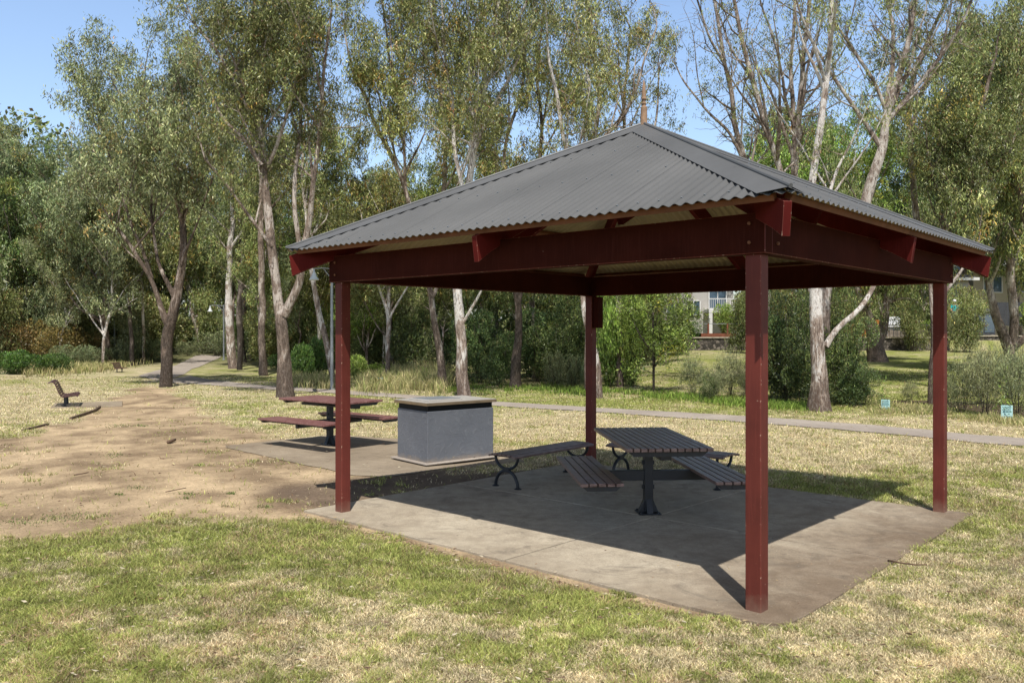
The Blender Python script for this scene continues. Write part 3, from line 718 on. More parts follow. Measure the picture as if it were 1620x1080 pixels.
class Tree:
    def __init__(s, seed, pal='olive', sides=10):
        s.rng = np.random.default_rng(seed); s.v = []; s.f = []; s.o = 0; s.pal = pal; s.c = []; s.r = []; s.sd = sides; s.seed = seed
    def tube(s, p, r, n):
        v, f = tube_np(p, r, n, s.seed); s.v.append(v); s.f.append(f+s.o); s.o += len(v)
    def branch(s, p0, d, L_, r0, level, leaf, droop=0):
        rng = s.rng; n = 6 if level == 1 else 4
        d = np.array(d, float); pts = [np.array(p0, float)]
        for k in range(n):
            d = d+rng.normal(size=3)*(.16 if level == 1 else .22); d[2] += (.10 if level == 1 else -.02)-droop*k*.06
            d /= np.linalg.norm(d); pts.append(pts[-1]+d*L_/n)
        pts = np.array(pts); rr = np.linspace(r0, r0*.28, n+1); s.tube(pts, rr, 5 if level == 1 else 3)
        if level == 1:
            for _ in range(int(rng.integers(4, 7)*s.twig)):
                t = rng.uniform(.3, 1)**.8; q = pts[int(t*n)] if t < 1 else pts[-1]
                dd = d*.6+rnd_unit(rng, 1)[0]*.9; dd[2] += .1
                s.branch(q, dd/np.linalg.norm(dd), L_*rng.uniform(.25, .5), r0*.38, 2, leaf, droop)
            s.clump(pts[-1], leaf)
        else:
            s.clump(pts[-1], leaf)
            if rng.random() < .45: s.clump(pts[2], leaf*.6)
    def clump(s, c, w_):
        if s.rng.random() < w_: s.c.append(c); s.r.append(s.rng.uniform(.6, 1.3))
    def path(s, pts, rad, crown_from=None, blen=1.6, step=.32, leaf=1., jit=.12, top=True, droop=0, limbs=0):
        rng = s.rng; p, r, t = smooth_path(pts, rad, .22, rng, jit); s.tube(p, r, s.sd if rad[0] > .06 else 7)
        if crown_from is None: return
        nxt = 0
        if limbs and rad[0] > .05:
            ok = [i for i in range(len(p)) if crown_from-.8 < p[i][2] and t[i] < t[-1]*.8]
            for m in range(limbs if ok else 0):
                i = ok[int(rng.integers(0, len(ok)))]; a = rng.uniform(0, 2*pi); tilt = rng.uniform(.3, .62); ll = rng.uniform(2.2, 4.2)*blen/1.7
                d = np.array([cos(a)*tilt, sin(a)*tilt, 1-.35*tilt]); q = [p[i]]
                for _ in range(5): d = d+rng.normal(size=3)*.1+np.array([0, 0, .05]); d /= np.linalg.norm(d); q.append(q[-1]+d*ll/5)
                r0 = min(r[i]*.62, .075); s.path(q, np.linspace(r0, r0*.28, 6), q[0][2]+ll*.25, blen*.72, step*1.25, leaf, jit, True, droop, 0)
        for i in range(len(p)):
            if p[i][2] < crown_from: continue
            if t[i] >= nxt:
                nxt = t[i]+step*rng.uniform(.6, 1.4); f = t[i]/t[-1]
                a = rng.uniform(0, 2*pi); e = rng.uniform(.15, 1.0)
                d = np.array([cos(a)*cos(e), sin(a)*cos(e), sin(e)])
                s.branch(p[i], d, blen*rng.uniform(.5, 1.25)*(1.1-.45*f), min(r[i]*.5, .04), 1, leaf, droop)
        if top: s.branch(p[-1], np.array([0, 0, 1.]), blen*.8, r[-1]*.9, 1, leaf, droop)
    def build(s, name, bark, label, cat, base, nleaf=60, lsize=.13, spread=.30, group=None, hang=.9, width=.21):
        rng = s.rng
        t = thing(name, label, cat, tuple(base), group=group)
        me = npmesh('trunk', np.concatenate(s.v), np.concatenate(s.f), M[bark], True); obj('trunk', me, t)
        if s.c:
            C = np.array(s.c); R_ = np.array(s.r); n = nleaf; k = len(C)
            # split every clump in hanging sprays
            cnt = np.maximum(4, (n*1.5*R_).astype(int)); lsize = lsize*.86; idx = np.repeat(np.arange(k), cnt); N = len(idx)
            sub = rng.normal(size=(k, 5, 3))*spread*.58; si = rng.integers(0, 5, N)
            pos = C[idx]+sub[idx, si]+rng.normal(size=(N, 3))*spread*.2*np.array([1, 1, 1.7]); pos[:, 2] -= spread*.2
            d = rnd_unit(rng, N)*.75; d[:, 2] -= hang
            ln = lsize*rng.uniform(.6, 1.35, N); shade = (rng.uniform(.5, 1.5, k)*(.55+.9*fbm(C[:, 0]*.9+C[:, 1]*.5, C[:, 2]*.9, 31, 3)))[idx]  # shade: lit and shadowed clumps painted into the crown colours
            col = leaf_cols(rng, N, s.pal, shade)
            rusty = (rng.random(k) < .05)[idx]; col[rusty] = col[rusty]*np.array([1.35, .95, .65])
            me = leaf_mesh('crown', pos, d, ln, ln*width*1.15, col, M['leaf'], rng); obj('crown', me, t)
            t['n'] = 0; del t['n']
        return t
    twig = 1.

LEAFN = [0]
def ptree(seed, label, Yd, paths, pal='olive', bark='bark_grey', name='gum_tree', nleaf=56, lsize=.14, spread=.34, leaf=1., twig=1., blen=1.6, step=.32, cat='tree', group=None, hang=.9, droop=0, jit=.10, limbs=3):
    LST = 1.55 if limbs else 1.
    """paths: list of (points as photo pixels at the tree's distance with a width in pixels, crown_from pixel y or None, depth drift)"""
    bp = paths[0][0][0]; base = G(bp[0], bp[1]) if Yd is None else At(bp[0], bp[1], Yd)
    if Yd is None: Yd = base.y
    else: base.z = float(ter(base.x, base.y))
    T = Tree(seed, pal); T.twig = twig; k = Yd/F
    for ip, pth in enumerate(paths):
        pts, cf = pth[0], pth[1]; dy = pth[2] if len(pth) > 2 else 0
        W_ = []; R_ = []
        for i, (x, y, wd) in enumerate(pts):
            p = At(x, y, Yd); f = i/(len(pts)-1)
            W_.append((p.x-base.x, dy*f*f+(pth[3] if len(pth) > 3 else 0), p.z-base.z)); R_.append(wd*k/2*.92)
        if ip == 0:      # flared foot going slightly into the ground
            W_[0] = (W_[0][0], W_[0][1], -.15); W_.insert(1, (W_[0][0], W_[0][1], .12)); R_.insert(1, R_[0]*.86); R_[0] *= 1.05
        cz = None if cf is None else CH-(cf-HY)*k-base.z
        T.path(W_, R_, cz, blen, step*LST, leaf, jit=jit, top=cf is not None, droop=droop, limbs=limbs if ip < 3 else max(0, limbs-2))
    o = T.build(name, bark, label, cat, base, nleaf, lsize, spread, group, hang)
    return o

ptree(1, 'dark rough-barked gum with a low left fork standing beside the path bend', None, [
    ([(262, 612, 24), (264, 570, 19), (263, 530, 20), (272, 500, 18), (283, 450, 15), (287, 400, 13), (285, 340, 11), (282, 300, 9), (272, 230, 6), (262, 160, 3)], 345, .5),
    ([(266, 515, 13), (255, 480, 9), (240, 440, 7), (215, 390, 6), (190, 350, 4), (158, 300, 2)], 420, -1.0),
    ([(276, 470, 9), (250, 420, 6), (235, 370, 5), (228, 300, 4), (205, 220, 3)], 330, 1.2),
    ([(285, 345, 8), (300, 290, 6), (318, 230, 4), (330, 150, 2.5)], 300, .6),
    ([(286, 420, 6), (305, 370, 4), (330, 320, 3), (350, 290, 2)], 360, -.8),
    ([(283, 330, 7), (255, 260, 6), (225, 190, 5), (205, 130, 4), (200, 85, 2.5)], 240, 1.5), ([(240, 440, 7), (205, 350, 5), (165, 260, 4), (135, 190, 3), (110, 140, 2)], 300, 2.)], pal='grey', bark='bark_brown', blen=1.9, step=.26, nleaf=50, lsize=.15, spread=.36, twig=1.1)
ptree(2, 'tall two-stemmed brown gum behind the sunlit picnic table, forking low', None, [
    ([(452, 628, 36), (450, 600, 27), (448, 560, 22), (446, 510, 20), (438, 470, 17), (430, 400, 16), (422, 340, 15), (414, 270, 13), (405, 200, 11), (398, 120, 9), (395, 50, 7), (390, -60, 5)], 235, .5),
    ([(449, 500, 17), (462, 470, 14), (478, 430, 13), (488, 380, 11), (494, 330, 10), (503, 270, 8), (515, 200, 7), (520, 120, 5), (535, 30, 4)], 290, -.8),
    ([(414, 262, 8), (385, 220, 6), (352, 188, 5), (332, 150, 3), (300, 100, 2)], 240, .6),
    ([(405, 200, 7), (375, 130, 5), (340, 80, 4), (300, 30, 3), (270, -20, 2)], 160, 1.0),
    ([(430, 390, 7), (395, 345, 5), (370, 300, 4), (345, 262, 3)], 320, -1.),
    ([(478, 425, 9), (462, 330, 8), (466, 240, 7), (472, 150, 6), (470, 40, 4)], 250, 1.),
    ([(398, 120, 7), (430, 60, 5), (445, -10, 3)], 110, 1.)], bark='bark_grey', blen=1.8, step=.25, nleaf=56, lsize=.13, spread=.36)
ptree(3, 'straight slender grey gum between the path and the two-stemmed gum', None, [
    ([(417, 594, 17), (416, 560, 13), (415, 500, 11), (414, 440, 11), (413, 340, 9), (411, 240, 7), (400, 120, 5), (395, 40, 3)], 330)], blen=2.1, nleaf=50, lsize=.17, bark='bark_grey')
ptree(4, 'pale mottled gum close by the second street lamp', None, [
    ([(369, 583, 19), (364, 540, 15), (362, 500, 13), (361, 450, 11), (366, 380, 9), (370, 300, 7), (360, 200, 5)], 400)], blen=2.4, nleaf=50, lsize=.2, spread=.45, bark='bark_white')
ptree(5, 'dark straight trunk touching the mottled gum on its right side', 41.5, [
    ([(379, 582, 11), (378, 520, 10), (377, 440, 8), (384, 340, 6), (386, 260, 4)], 380, 1.)], blen=2.2, nleaf=40, lsize=.2, bark='bark_dark')
ptree(6, 'curved dark-footed gum right of the mottled pair', None, [
    ([(386, 573, 13), (379, 545, 12), (382, 515, 12), (385, 480, 10), (382, 420, 8), (380, 340, 6), (385, 260, 4)], 420)], blen=2.5, nleaf=44, lsize=.22, spread=.5, bark='bark_dark')
ptree(7, 'thin pale gum between the curved trunk and the slender grey gum', None, [
    ([(397, 568, 8), (400, 520, 7), (402, 470, 6), (405, 420, 4), (410, 350, 3)], 440)], blen=2.2, nleaf=40, lsize=.24, spread=.5, bark='bark_grey')
ptree(8, 'pale gum leaning left at the far end of the path', None, [
    ([(320, 558, 8), (315, 532, 8), (306, 500, 7), (299, 468, 6), (293, 430, 5), (290, 370, 4)], 450),
    ([(307, 503, 4), (320, 495, 3.5), (335, 486, 3), (350, 470, 2)], 490)], blen=2.6, nleaf=44, lsize=.28, spread=.6, bark='bark_white')
ptree(9, 'dark tree with a long bare limb reaching left behind the distant bench', None, [
    ([(172, 579, 12), (168, 545, 10), (164, 510, 9), (163, 470, 8), (161, 440, 5), (150, 380, 4), (140, 320, 3)], 450),
    ([(166, 516, 6), (155, 503, 6), (140, 496, 5), (124, 488, 4), (112, 470, 2.5)], None),
    ([(162, 495, 4), (170, 482, 4), (180, 478, 2.5)], None)], pal='grey', blen=2.2, nleaf=50, lsize=.22, spread=.5, bark='bark_brown')
ptree(10, 'thin dark trunk in the woods left of the path bend', 46, [
    ([(210, 568, 9), (207, 520, 7), (204, 460, 5), (200, 380, 4)], 470)], blen=2.4, nleaf=50, lsize=.24, spread=.5, bark='bark_dark')
ptree(12, 'slim white trunk in the woods left of the dark forked gum', 48, [
    ([(228, 560, 6), (227, 520, 5), (226, 460, 4), (215, 380, 3)], 480)], blen=2.4, nleaf=50, lsize=.24, spread=.5, bark='bark_white')
ptree(13, 'flaky pale gum leaning left behind the near street lamp', 30.5, [
    ([(527, 603, 13), (520, 565, 11), (513, 535, 10), (505, 500, 10), (498, 460, 9), (493, 430, 8), (487, 370, 7), (478, 290, 5), (480, 200, 4)], 380)], blen=1.9, nleaf=50, lsize=.16, bark='bark_white')
ptree(14, 'slim pale gum with a forked top seen just right of the left shelter post', None, [
    ([(612, 602, 11), (614, 560, 8), (615, 520, 8), (612, 488, 6), (604, 470, 5), (596, 450, 4), (580, 380, 3)], 480),
    ([(614, 500, 6), (617, 460, 5), (620, 400, 4), (626, 320, 3)], 470)], blen=1.9, nleaf=54, lsize=.16, bark='bark_white')
ptree(15, 'grey gum leaning left behind the barbecue, left of the white gum', None, [
    ([(700, 616, 22), (697, 580, 14), (692, 540, 12), (688, 500, 11), (682, 470, 10), (672, 430, 9), (660, 380, 9), (648, 330, 8), (630, 270, 8), (600, 215, 7), (575, 150, 6), (550, 100, 4), (540, 40, 3)], 250, .5),
    ([(683, 472, 7), (698, 440, 6), (704, 380, 7), (700, 300, 7), (704, 220, 6), (692, 130, 5), (676, 20, 4)], 330, 1.),
    ([(660, 380, 6), (640, 300, 5), (640, 220, 5), (625, 120, 4), (610, 20, 3)], 280, -1.)], blen=1.7, nleaf=58, lsize=.14, bark='bark_grey')
ptree(16, 'thick white-barked gum standing directly behind the barbecue', None, [
    ([(735, 632, 30), (731, 595, 21), (729, 550, 18), (726, 510, 17), (722, 460, 16), (722, 400, 15), (733, 330, 13), (745, 250, 12), (762, 150, 10), (775, 60, 8), (800, -50, 5)], 260, .5),
    ([(731, 514, 6), (740, 497, 5.5), (750, 482, 5), (762, 460, 4), (772, 420, 3)], 440, -.5),
    ([(735, 320, 8), (720, 240, 7), (715, 160, 6), (700, 60, 5), (690, -40, 4)], 280, 1.),
    ([(762, 150, 6), (790, 90, 5), (830, 20, 4), (850, -60, 3)], 160, -1.)], blen=1.6, nleaf=58, lsize=.13, bark='bark_white')
ptree(17, 'brown-barked gum forking into two under the shelter beam line', None, [
    ([(815, 613, 24), (817, 580, 17), (819, 540, 14), (820, 500, 13), (818, 470, 12), (810, 440, 8), (802, 380, 7), (792, 300, 7), (800, 220, 6), (825, 140, 5), (835, 40, 3)], 300, .5),
    ([(820, 480, 9), (827, 445, 8), (832, 380, 8), (850, 300, 7), (858, 220, 6), (848, 120, 5), (860, 10, 3)], 300, -.5)], blen=1.8, nleaf=58, lsize=.14, bark='bark_brown')
ptree(18, 'white gum partly hidden behind the back shelter post', None, [
    ([(947, 630, 17), (944, 590, 12), (936, 540, 11), (927, 500, 11), (921, 465, 10), (915, 400, 9), (905, 300, 8), (890, 200, 7), (870, 100, 5), (860, 0, 3)], 300),
    ([(915, 400, 7), (935, 300, 6), (945, 210, 5), (930, 110, 4), (915, 10, 3)], 300, 1.)], blen=1.5, nleaf=50, lsize=.13, leaf=.6, bark='bark_white')
ptree(19, 'grey mottled gum right of the back shelter post', None, [
    ([(981, 612, 14), (981, 570, 12), (980, 530, 10), (977, 490, 10), (978, 440, 9), (985, 350, 8), (992, 250, 6), (985, 150, 5), (1000, 50, 4)], 330),
    ([(985, 350, 5), (1010, 260, 5), (1040, 200, 4), (1050, 110, 3)], 290, .8)], blen=1.7, nleaf=44, lsize=.14, bark='bark_grey', leaf=.55)
ptree(20, 'young thin-stemmed leafy tree between the back and near shelter posts', None, [
    ([(1034, 620, 5), (1034, 560, 4.5), (1033, 500, 4), (1034, 440, 3)], 600),
    ([(1036, 580, 3), (1055, 545, 2.5), (1080, 510, 2)], 580),
    ([(1035, 560, 3), (1010, 530, 2.5), (995, 490, 2)], 560)], pal='bright', bark='bark_dark', blen=1.15, step=.10, nleaf=44, lsize=.12, spread=.26, hang=.2, name='young_tree', limbs=0)
ptree(21, 'large shedding gum with a long pale limb to the right, beside the near post', None, [
    ([(1296, 650, 46), (1295, 620, 31), (1294, 590, 27), (1291, 550, 24), (1290, 500, 22), (1293, 460, 22), (1292, 400, 17), (1285, 330, 15), (1290, 270, 13), (1303, 200, 12), (1315, 120, 11), (1325, 50, 9), (1332, -40, 7)], 90, .5),
    ([(1306, 548, 12), (1318, 528, 10), (1335, 508, 9), (1358, 488, 9), (1378, 468, 8), (1398, 440, 7), (1420, 390, 5)], None, .3),
    ([(1298, 450, 10), (1315, 380, 8), (1312, 310, 7), (1350, 240, 4), (1385, 190, 3)], 300, 1.)], bark='bark_white', blen=1.5, step=.6, nleaf=34, lsize=.11, leaf=.45, spread=.25)
ptree(22, 'massive dark-trunked tree with a hanging crown in front of the retaining wall', 40, [
    ([(1388, 588, 40), (1386, 560, 30), (1381, 530, 24), (1374, 503, 17), (1362, 475, 12), (1352, 440, 8), (1340, 390, 5)], 500),
    ([(1388, 545, 18), (1397, 515, 16), (1401, 480, 12), (1408, 440, 9), (1425, 390, 6)], 500),
    ([(1401, 480, 6), (1425, 470, 5), (1450, 478, 4), (1462, 492, 2.5)], 520)], pal='olive', bark='bark_grey', blen=2.4, step=.2, nleaf=56, lsize=.17, spread=.42, hang=1.5, droop=1.2)
ptree(23, 'thin two-tone trunk right behind the right shelter post', None, [
    ([(1471, 640, 11), (1472, 600, 9), (1475, 550, 8), (1477, 500, 7), (1474, 465, 7), (1466, 430, 5), (1455, 380, 4)], None),
    ([(1477, 500, 5), (1492, 470, 6), (1508, 442, 5), (1524, 415, 5), (1550, 380, 3)], 400)], bark='bark_grey', blen=1.2, nleaf=50, lsize=.13, leaf=.7)
# bare crowned stand above the roof
BARE = dict(bark='bark_pale', blen=1.8, step=.34, nleaf=26, lsize=.11, leaf=.2, spread=.22, twig=1.5, limbs=2)
ptree(31, 'leaning sparse gum just right of the roof finial, leaves at the twig tips only', 27, [
    ([(1200, 618, 17), (1195, 400, 14), (1180, 265, 10), (1165, 205, 9), (1150, 110, 7), (1138, 40, 6), (1120, -50, 4)], 290),
    ([(1180, 262, 7), (1150, 200, 5), (1115, 170, 4), (1085, 130, 3), (1070, 90, 2)], 250, .5),
    ([(1150, 110, 5), (1120, 60, 4), (1095, 0, 3)], 120, -.5)], **BARE)
ptree(32, 'slim sparse gum second from the finial, stems curving left', 25, [
    ([(1204, 622, 15), (1215, 440, 13), (1232, 350, 12), (1236, 275, 11), (1215, 215, 10), (1192, 130, 9), (1172, 60, 7), (1155, -50, 5)], 290),
    ([(1192, 130, 5), (1160, 70, 4), (1150, 0, 3)], 200, 1.), ([(1220, 230, 6), (1200, 190, 5), (1160, 150, 3), (1130, 110, 2)], 230, -1.)], **BARE)
ptree(33, 'twin-stemmed sparse gum standing in the middle of the bare stand', 26, [
    ([(1292, 622, 15), (1282, 450, 13), (1262, 370, 12), (1256, 270, 12), (1262, 180, 10), (1272, 90, 8), (1283, -40, 6)], 280),
    ([(1257, 260, 8), (1254, 180, 8), (1256, 90, 6), (1264, -40, 5)], 260, .4), ([(1256, 200, 6), (1240, 150, 5), (1225, 90, 4), (1195, 20, 3)], 200, -.6)], **BARE)
ptree(34, 'stout white gum leaning right above the near roof corner', 23, [
    ([(1300, 628, 22), (1306, 450, 20), (1350, 370, 19), (1376, 310, 19), (1392, 240, 16), (1404, 180, 13), (1424, 110, 11), (1442, 50, 9), (1455, -30, 7)], 200),
    ([(1398, 200, 9), (1430, 160, 8), (1470, 110, 7), (1500, 60, 5), (1530, -10, 3)], 190, -.6), ([(1404, 180, 7), (1380, 120, 6), (1350, 60, 5), (1330, 20, 3)], 170, .6),
    ([(1400, 190, 9), (1412, 110, 8), (1420, 40, 6), (1424, -40, 5)], 160, .8)], **{**BARE, 'nleaf': 40, 'leaf': .4})
ptree(35, 'dark thin-stemmed gum behind the stout leaning white gum', 30, [
    ([(1484, 612, 12), (1482, 460, 11), (1455, 380, 11), (1440, 260, 10), (1436, 180, 9), (1450, 100, 7), (1490, 20, 5), (1510, -40, 4)], 260),
    ([(1438, 220, 7), (1460, 140, 6), (1500, 90, 5), (1540, 50, 3)], 240, .5)], **{**BARE, 'bark': 'bark_grey', 'nleaf': 50, 'leaf': .6})
ptree(36, 'sparse slender gum rising behind the roof ridge left of the finial', 26, [
    ([(930, 622, 14), (935, 400, 12), (940, 230, 9), (950, 150, 7), (935, 60, 5), (925, -30, 4)], 300),
    ([(940, 230, 6), (985, 190, 5), (1010, 130, 4), (1040, 40, 3)], 240, .5)], **{**BARE, 'nleaf': 40, 'leaf': .5, 'bark': 'bark_grey'})
# right edge group
ptree(41, 'multi-stemmed smooth grey gum at the right edge of the view', 33, [
    ([(1604, 562, 22), (1590, 535, 17), (1575, 500, 14), (1566, 460, 11), (1560, 420, 8), (1550, 350, 5)], 440),
    ([(1603, 545, 15), (1604, 500, 14), (1600, 450, 13), (1597, 400, 12), (1602, 340, 10), (1590, 250, 8), (1600, 150, 6)], 400),
    ([(1604, 552, 12), (1625, 530, 10), (1650, 500, 8), (1665, 430, 5)], 470)], bark='bark_grey', pal='olive', blen=1.7, nleaf=60, lsize=.15)
ptree(42, 'dense olive-leaved tree with a leaning stem right of the roof', 27, [
    ([(1486, 625, 13), (1487, 470, 12), (1494, 330, 10), (1530, 230, 8), (1560, 150, 6), (1575, 80, 4)], 400),
    ([(1505, 340, 7), (1560, 300, 6), (1610, 240, 5), (1640, 160, 3)], 330, .8), ([(1500, 330, 6), (1470, 290, 5), (1455, 240, 3)], 340, -.5)],
    bark='bark_brown', pal='olive', blen=1.7, step=.2, nleaf=56, lsize=.14, spread=.36)
ptree(43, 'dense drooping tree filling the upper right corner', 31, [
    ([(1640, 590, 18), (1630, 400, 14), (1600, 220, 11), (1610, 120, 8), (1600, 20, 5)], 420),
    ([(1620, 300, 9), (1570, 200, 7), (1545, 120, 4)], 300, .5), ([(1620, 300, 9), (1680, 200, 7), (1700, 100, 4)], 300, .5)],
    bark='bark_grey', pal='olive', blen=2.0, step=.17, nleaf=66, lsize=.15, spread=.4, hang=1.3, droop=.6)

# copies of a few wild-grown kinds for the woods
def proto(seed, H_, pal, bark, blen, nleaf, lsize, lean=.5, forks=3, start=.32):
    rg = np.random.default_rng(seed); T = Tree(seed, pal, 8)
    top = np.array([rg.uniform(-lean, lean), rg.uniform(-lean, lean), H_])
    p = [np.array([0, 0, -.4]), np.array([0, 0, .3])]
    for k in range(1, 6): p.append(top*k/5+np.array([rg.uniform(-.25, .25), rg.uniform(-.25, .25), 0]))
    r = [.13, .105, .09, .08, .065, .045, .02]; T.path(p, r, H_*start, blen, .55, 1., jit=.2, limbs=4)
    for k in range(forks):
        i = int(rg.integers(2, 5)); a = rg.uniform(0, 2*pi); d = np.array([cos(a)*.5, sin(a)*.5, .85]); q = [p[i]]
        for m in range(4): q.append(q[-1]+d*H_*.11+np.array([rg.uniform(-.2, .2), rg.uniform(-.2, .2), 0]))
        T.path(q, [r[i]*.7, r[i]*.55, r[i]*.45,   .025, .012], H_*start, blen*.9, .4, 1., jit=.15)
    return T, (nleaf, lsize)
PROTO = []
for (sd, H_, pal, bark, bl, nl, ls, nm) in ((101, 11, 'olive', 'bark_grey', 2.0, 46, .22, 'gum_tree'), (102, 12.5, 'grey', 'bark_brown', 2.2, 46, .22, 'gum_tree'), (103, 10, 'dark', 'bark_dark', 2.1, 54, .20, 'dense_tree'),
                                    (104, 13, 'olive', 'bark_white', 1.8, 44, .22, 'gum_tree'), (105, 9, 'bright', 'bark_grey', 1.9, 44, .20, 'leafy_tree'), (106, 12, 'grey', 'bark_white', 2.0, 44, .22, 'gum_tree')):
    T, (nl, ls) = proto(sd, H_, pal, bark, bl, nl, ls); PROTO.append((T, nl, ls, bark, nm, H_, pal))
BUILT = {}
def wood_tree(k, px, Yd, top, label, group, sc_=None):
    T, nl, ls, bark, nm, H_, pal = PROTO[k]; X = (px-CX)*Yd/F; z = float(ter(X, Yd))
    want = CH+(HY-top)*Yd/F-z; s_ = max(.35, want/(H_+1.2)) if sc_ is None else sc_
    if k not in BUILT: o = T.build(nm, bark, label, 'tree', (0, 0, 0), nl, ls, .40); BUILT[k] = o
    else: o = copy_tree(BUILT[k])
    o.location = (X, Yd, z-.05); o.rotation_euler = (0, 0, RS.uniform(0, 6.28)); o.scale = (s_*RS.uniform(1.0, 1.25),)*2+(s_,)
    o['label'] = label; o['category'] = 'tree'; o['group'] = group
    return o
REG = [
 # px range, count, distance range, top range, kinds, label, group
 (-900, -120, 10, (40, 64), (150, 300), (2, 1, 0, 5), 'bushland tree beyond the left edge of the lawn', 'trees beyond the left edge'),
 (1760, 2700, 14, (44, 68), (130, 320), (2, 0, 3, 5), 'park tree beyond the right edge of the lawn', 'trees beyond the right edge'),
 (-120, 70, 9, (44, 62), (175, 260), (2, 1, 0, 2), 'dense bushland tree behind the shrub bank on the far left', 'trees behind the left shrub bank'),
 (70, 200, 8, (44, 62), (215, 390), (1, 5, 0, 1), 'grey-leaved gum in the woods between the far left shrubs and the dark forked gum', 'grey gums left of the dark forked gum'),
 (200, 400, 10, (56, 84), (190, 400), (1, 0, 5, 2), 'gum in the woods around the far end of the path', 'gums at the far end of the path'),
 (400, 560, 8, (36, 60), (240, 430), (0, 3, 4, 1), 'gum in the woods behind the sunlit picnic table', 'gums behind the sunlit picnic table'),
 (560, 800, 12, (34, 58), (260, 430), (0, 4, 3, 0), 'background gum in the woods behind the barbecue', 'gums behind the barbecue'),
 (800, 1060, 11, (33, 50), (240, 400), (2, 0, 3, 4), 'background tree in the wood behind the back shelter post', 'trees behind the back shelter post'),
 (1180, 1420, 8, (56, 62), (185, 270), (4, 0, 4, 2), 'rounded leafy tree rising behind the near roof corner', 'leafy trees behind the near roof corner'),
 (1440, 1760, 9, (57, 66), (120, 290), (2, 0, 2, 0), 'dense tree in the mass of foliage right of the shelter', 'dense trees right of the shelter'),
]
for (x0, x1, n, dr, tr, kinds, label, grp) in REG:
    for i in range(n):
        px = x0+(x1-x0)*(i+RS.uniform(.1, .9))/n
        wood_tree(kinds[i % 4], px, RS.uniform(*dr), RS.uniform(*tr), label, grp)

# ------------------------------------------------------------------ shrubs
def shrub_mesh(seed, R_, H_, pal, n, ls, lumps=9, width=.35, up=.3, stems=7, airy=.0, sr=1.):
    rng = np.random.default_rng(seed); cs = []
    for _ in range(lumps):
        a = rng.uniform(0, 2*pi); r = R_*rng.uniform(0, .72); cs.append((cos(a)*r, sin(a)*r, H_*rng.uniform(.2 if airy < .3 else .1, .78)))
    cs = np.array(cs); rr = np.minimum(R_*rng.uniform(.35, .6, lumps), H_*.5)
    k = rng.integers(0, lumps, n); dirs = rnd_unit(rng, n); rad = rr[k]*(1-np.abs(rng.normal(size=n))*(.16+airy))
    pos = cs[k]+dirs*rad[:, None]*np.array([1, 1, .85]); bump_ = noise(pos[:, 0]*4/R_+9, pos[:, 2]*4/R_+pos[:, 1]*3, seed)
    keep = (pos[:, 2] > .02)&(bump_ > .26); pos = pos[keep]; k = k[keep]; dirs = dirs[keep]; N = len(pos)
    d = dirs*.6+rnd_unit(rng, N)*.7; d[:, 2] += up
    ln = ls*rng.uniform(.6, 1.4, N); sh_ = rng.uniform(.8, 1.2, lumps)[k]*(.55+.6*np.clip(pos[:, 2]/H_, 0, 1))  # sh_: shade painted into the leaf colour, darker low down
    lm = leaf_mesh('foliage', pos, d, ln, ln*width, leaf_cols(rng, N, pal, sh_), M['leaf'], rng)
    v = []; f = []; o = 0
    for i in range(stems):
        c = cs[i % lumps]; p = np.array([[c[0]*.15, c[1]*.15, -.1], [c[0]*.4, c[1]*.4, c[2]*.5], [c[0]*1.0, c[1]*1.0, c[2]*1.1], [c[0]*1.2, c[1]*1.2, c[2]*1.45]])
        a_, b_ = tube_np(p, [.025*sr, .02*sr, .012*sr, .005*sr], 5, i); v.append(a_); f.append(b_+o); o += len(a_)
    return lm, npmesh('stems', np.concatenate(v), np.concatenate(f), M['bark_brown'], True)
SM = {
 'green': shrub_mesh(1, 1.5, 2.0, 'dark', 9000, .12), 'lush': shrub_mesh(2, 1.3, 1.1, 'lush', 8000, .10),
 'rust': shrub_mesh(3, 1.9, 2.2, 'rust', 11000, .11, up=.6), 'wispy': shrub_mesh(4, 1.2, 1.7, 'wispy', 5200, .10, lumps=18, width=.16, up=.7, airy=.7, stems=12, sr=.45),
 'tall': shrub_mesh(5, 1.5, 3.6, 'dark', 15000, .11, 14), 'bright': shrub_mesh(6, 1.3, 1.6, 'bright', 7000, .12), 'grey': shrub_mesh(7, 1.3, 1.6, 'grey', 7000, .12, width=.2, up=.5),
 'olive': shrub_mesh(8, 1.7, 3.4, 'olive', 14000, .13, 14)}
def shrub(kind, px, py, top, wpx, label, group=None, Yd=None, cat='shrub', name='shrub'):
    p = G(px, py) if Yd is None else Vector(((px-CX)*Yd/F, Yd, 0)); p.z = float(ter(p.x, p.y))
    base = {'midgrey': (2.2, 5.), 'midolive': (2.2, 5.), 'green': (1.5, 2.), 'lush': (1.3, 1.1), 'rust': (1.9, 2.2), 'wispy': (1.2, 1.7), 'tall': (1.5, 3.6), 'bright': (1.3, 1.6), 'grey': (1.3, 1.6), 'olive': (1.7, 3.4)}[kind]
    sy = ((HY-top)*p.y/F+CH-p.z)/(base[1]*1.02); sx = wpx/2*p.y/F/(base[0]*1.08)
    o = thing(name, label, cat, tuple(p), RS.uniform(0, 6.28), group); o.scale = (sx, sx, sy)
    fo = obj('foliage', SM[kind][0], o); st = obj('stems', SM[kind][1], o); return o
SM['midgrey'] = shrub_mesh(9, 2.2, 5.0, 'grey', 15000, .21, 30, width=.24, up=-.5, airy=.6)
SM['midolive'] = shrub_mesh(10, 2.2, 5.0, 'olive', 15000, .21, 30, width=.24, up=-.5, airy=.6)
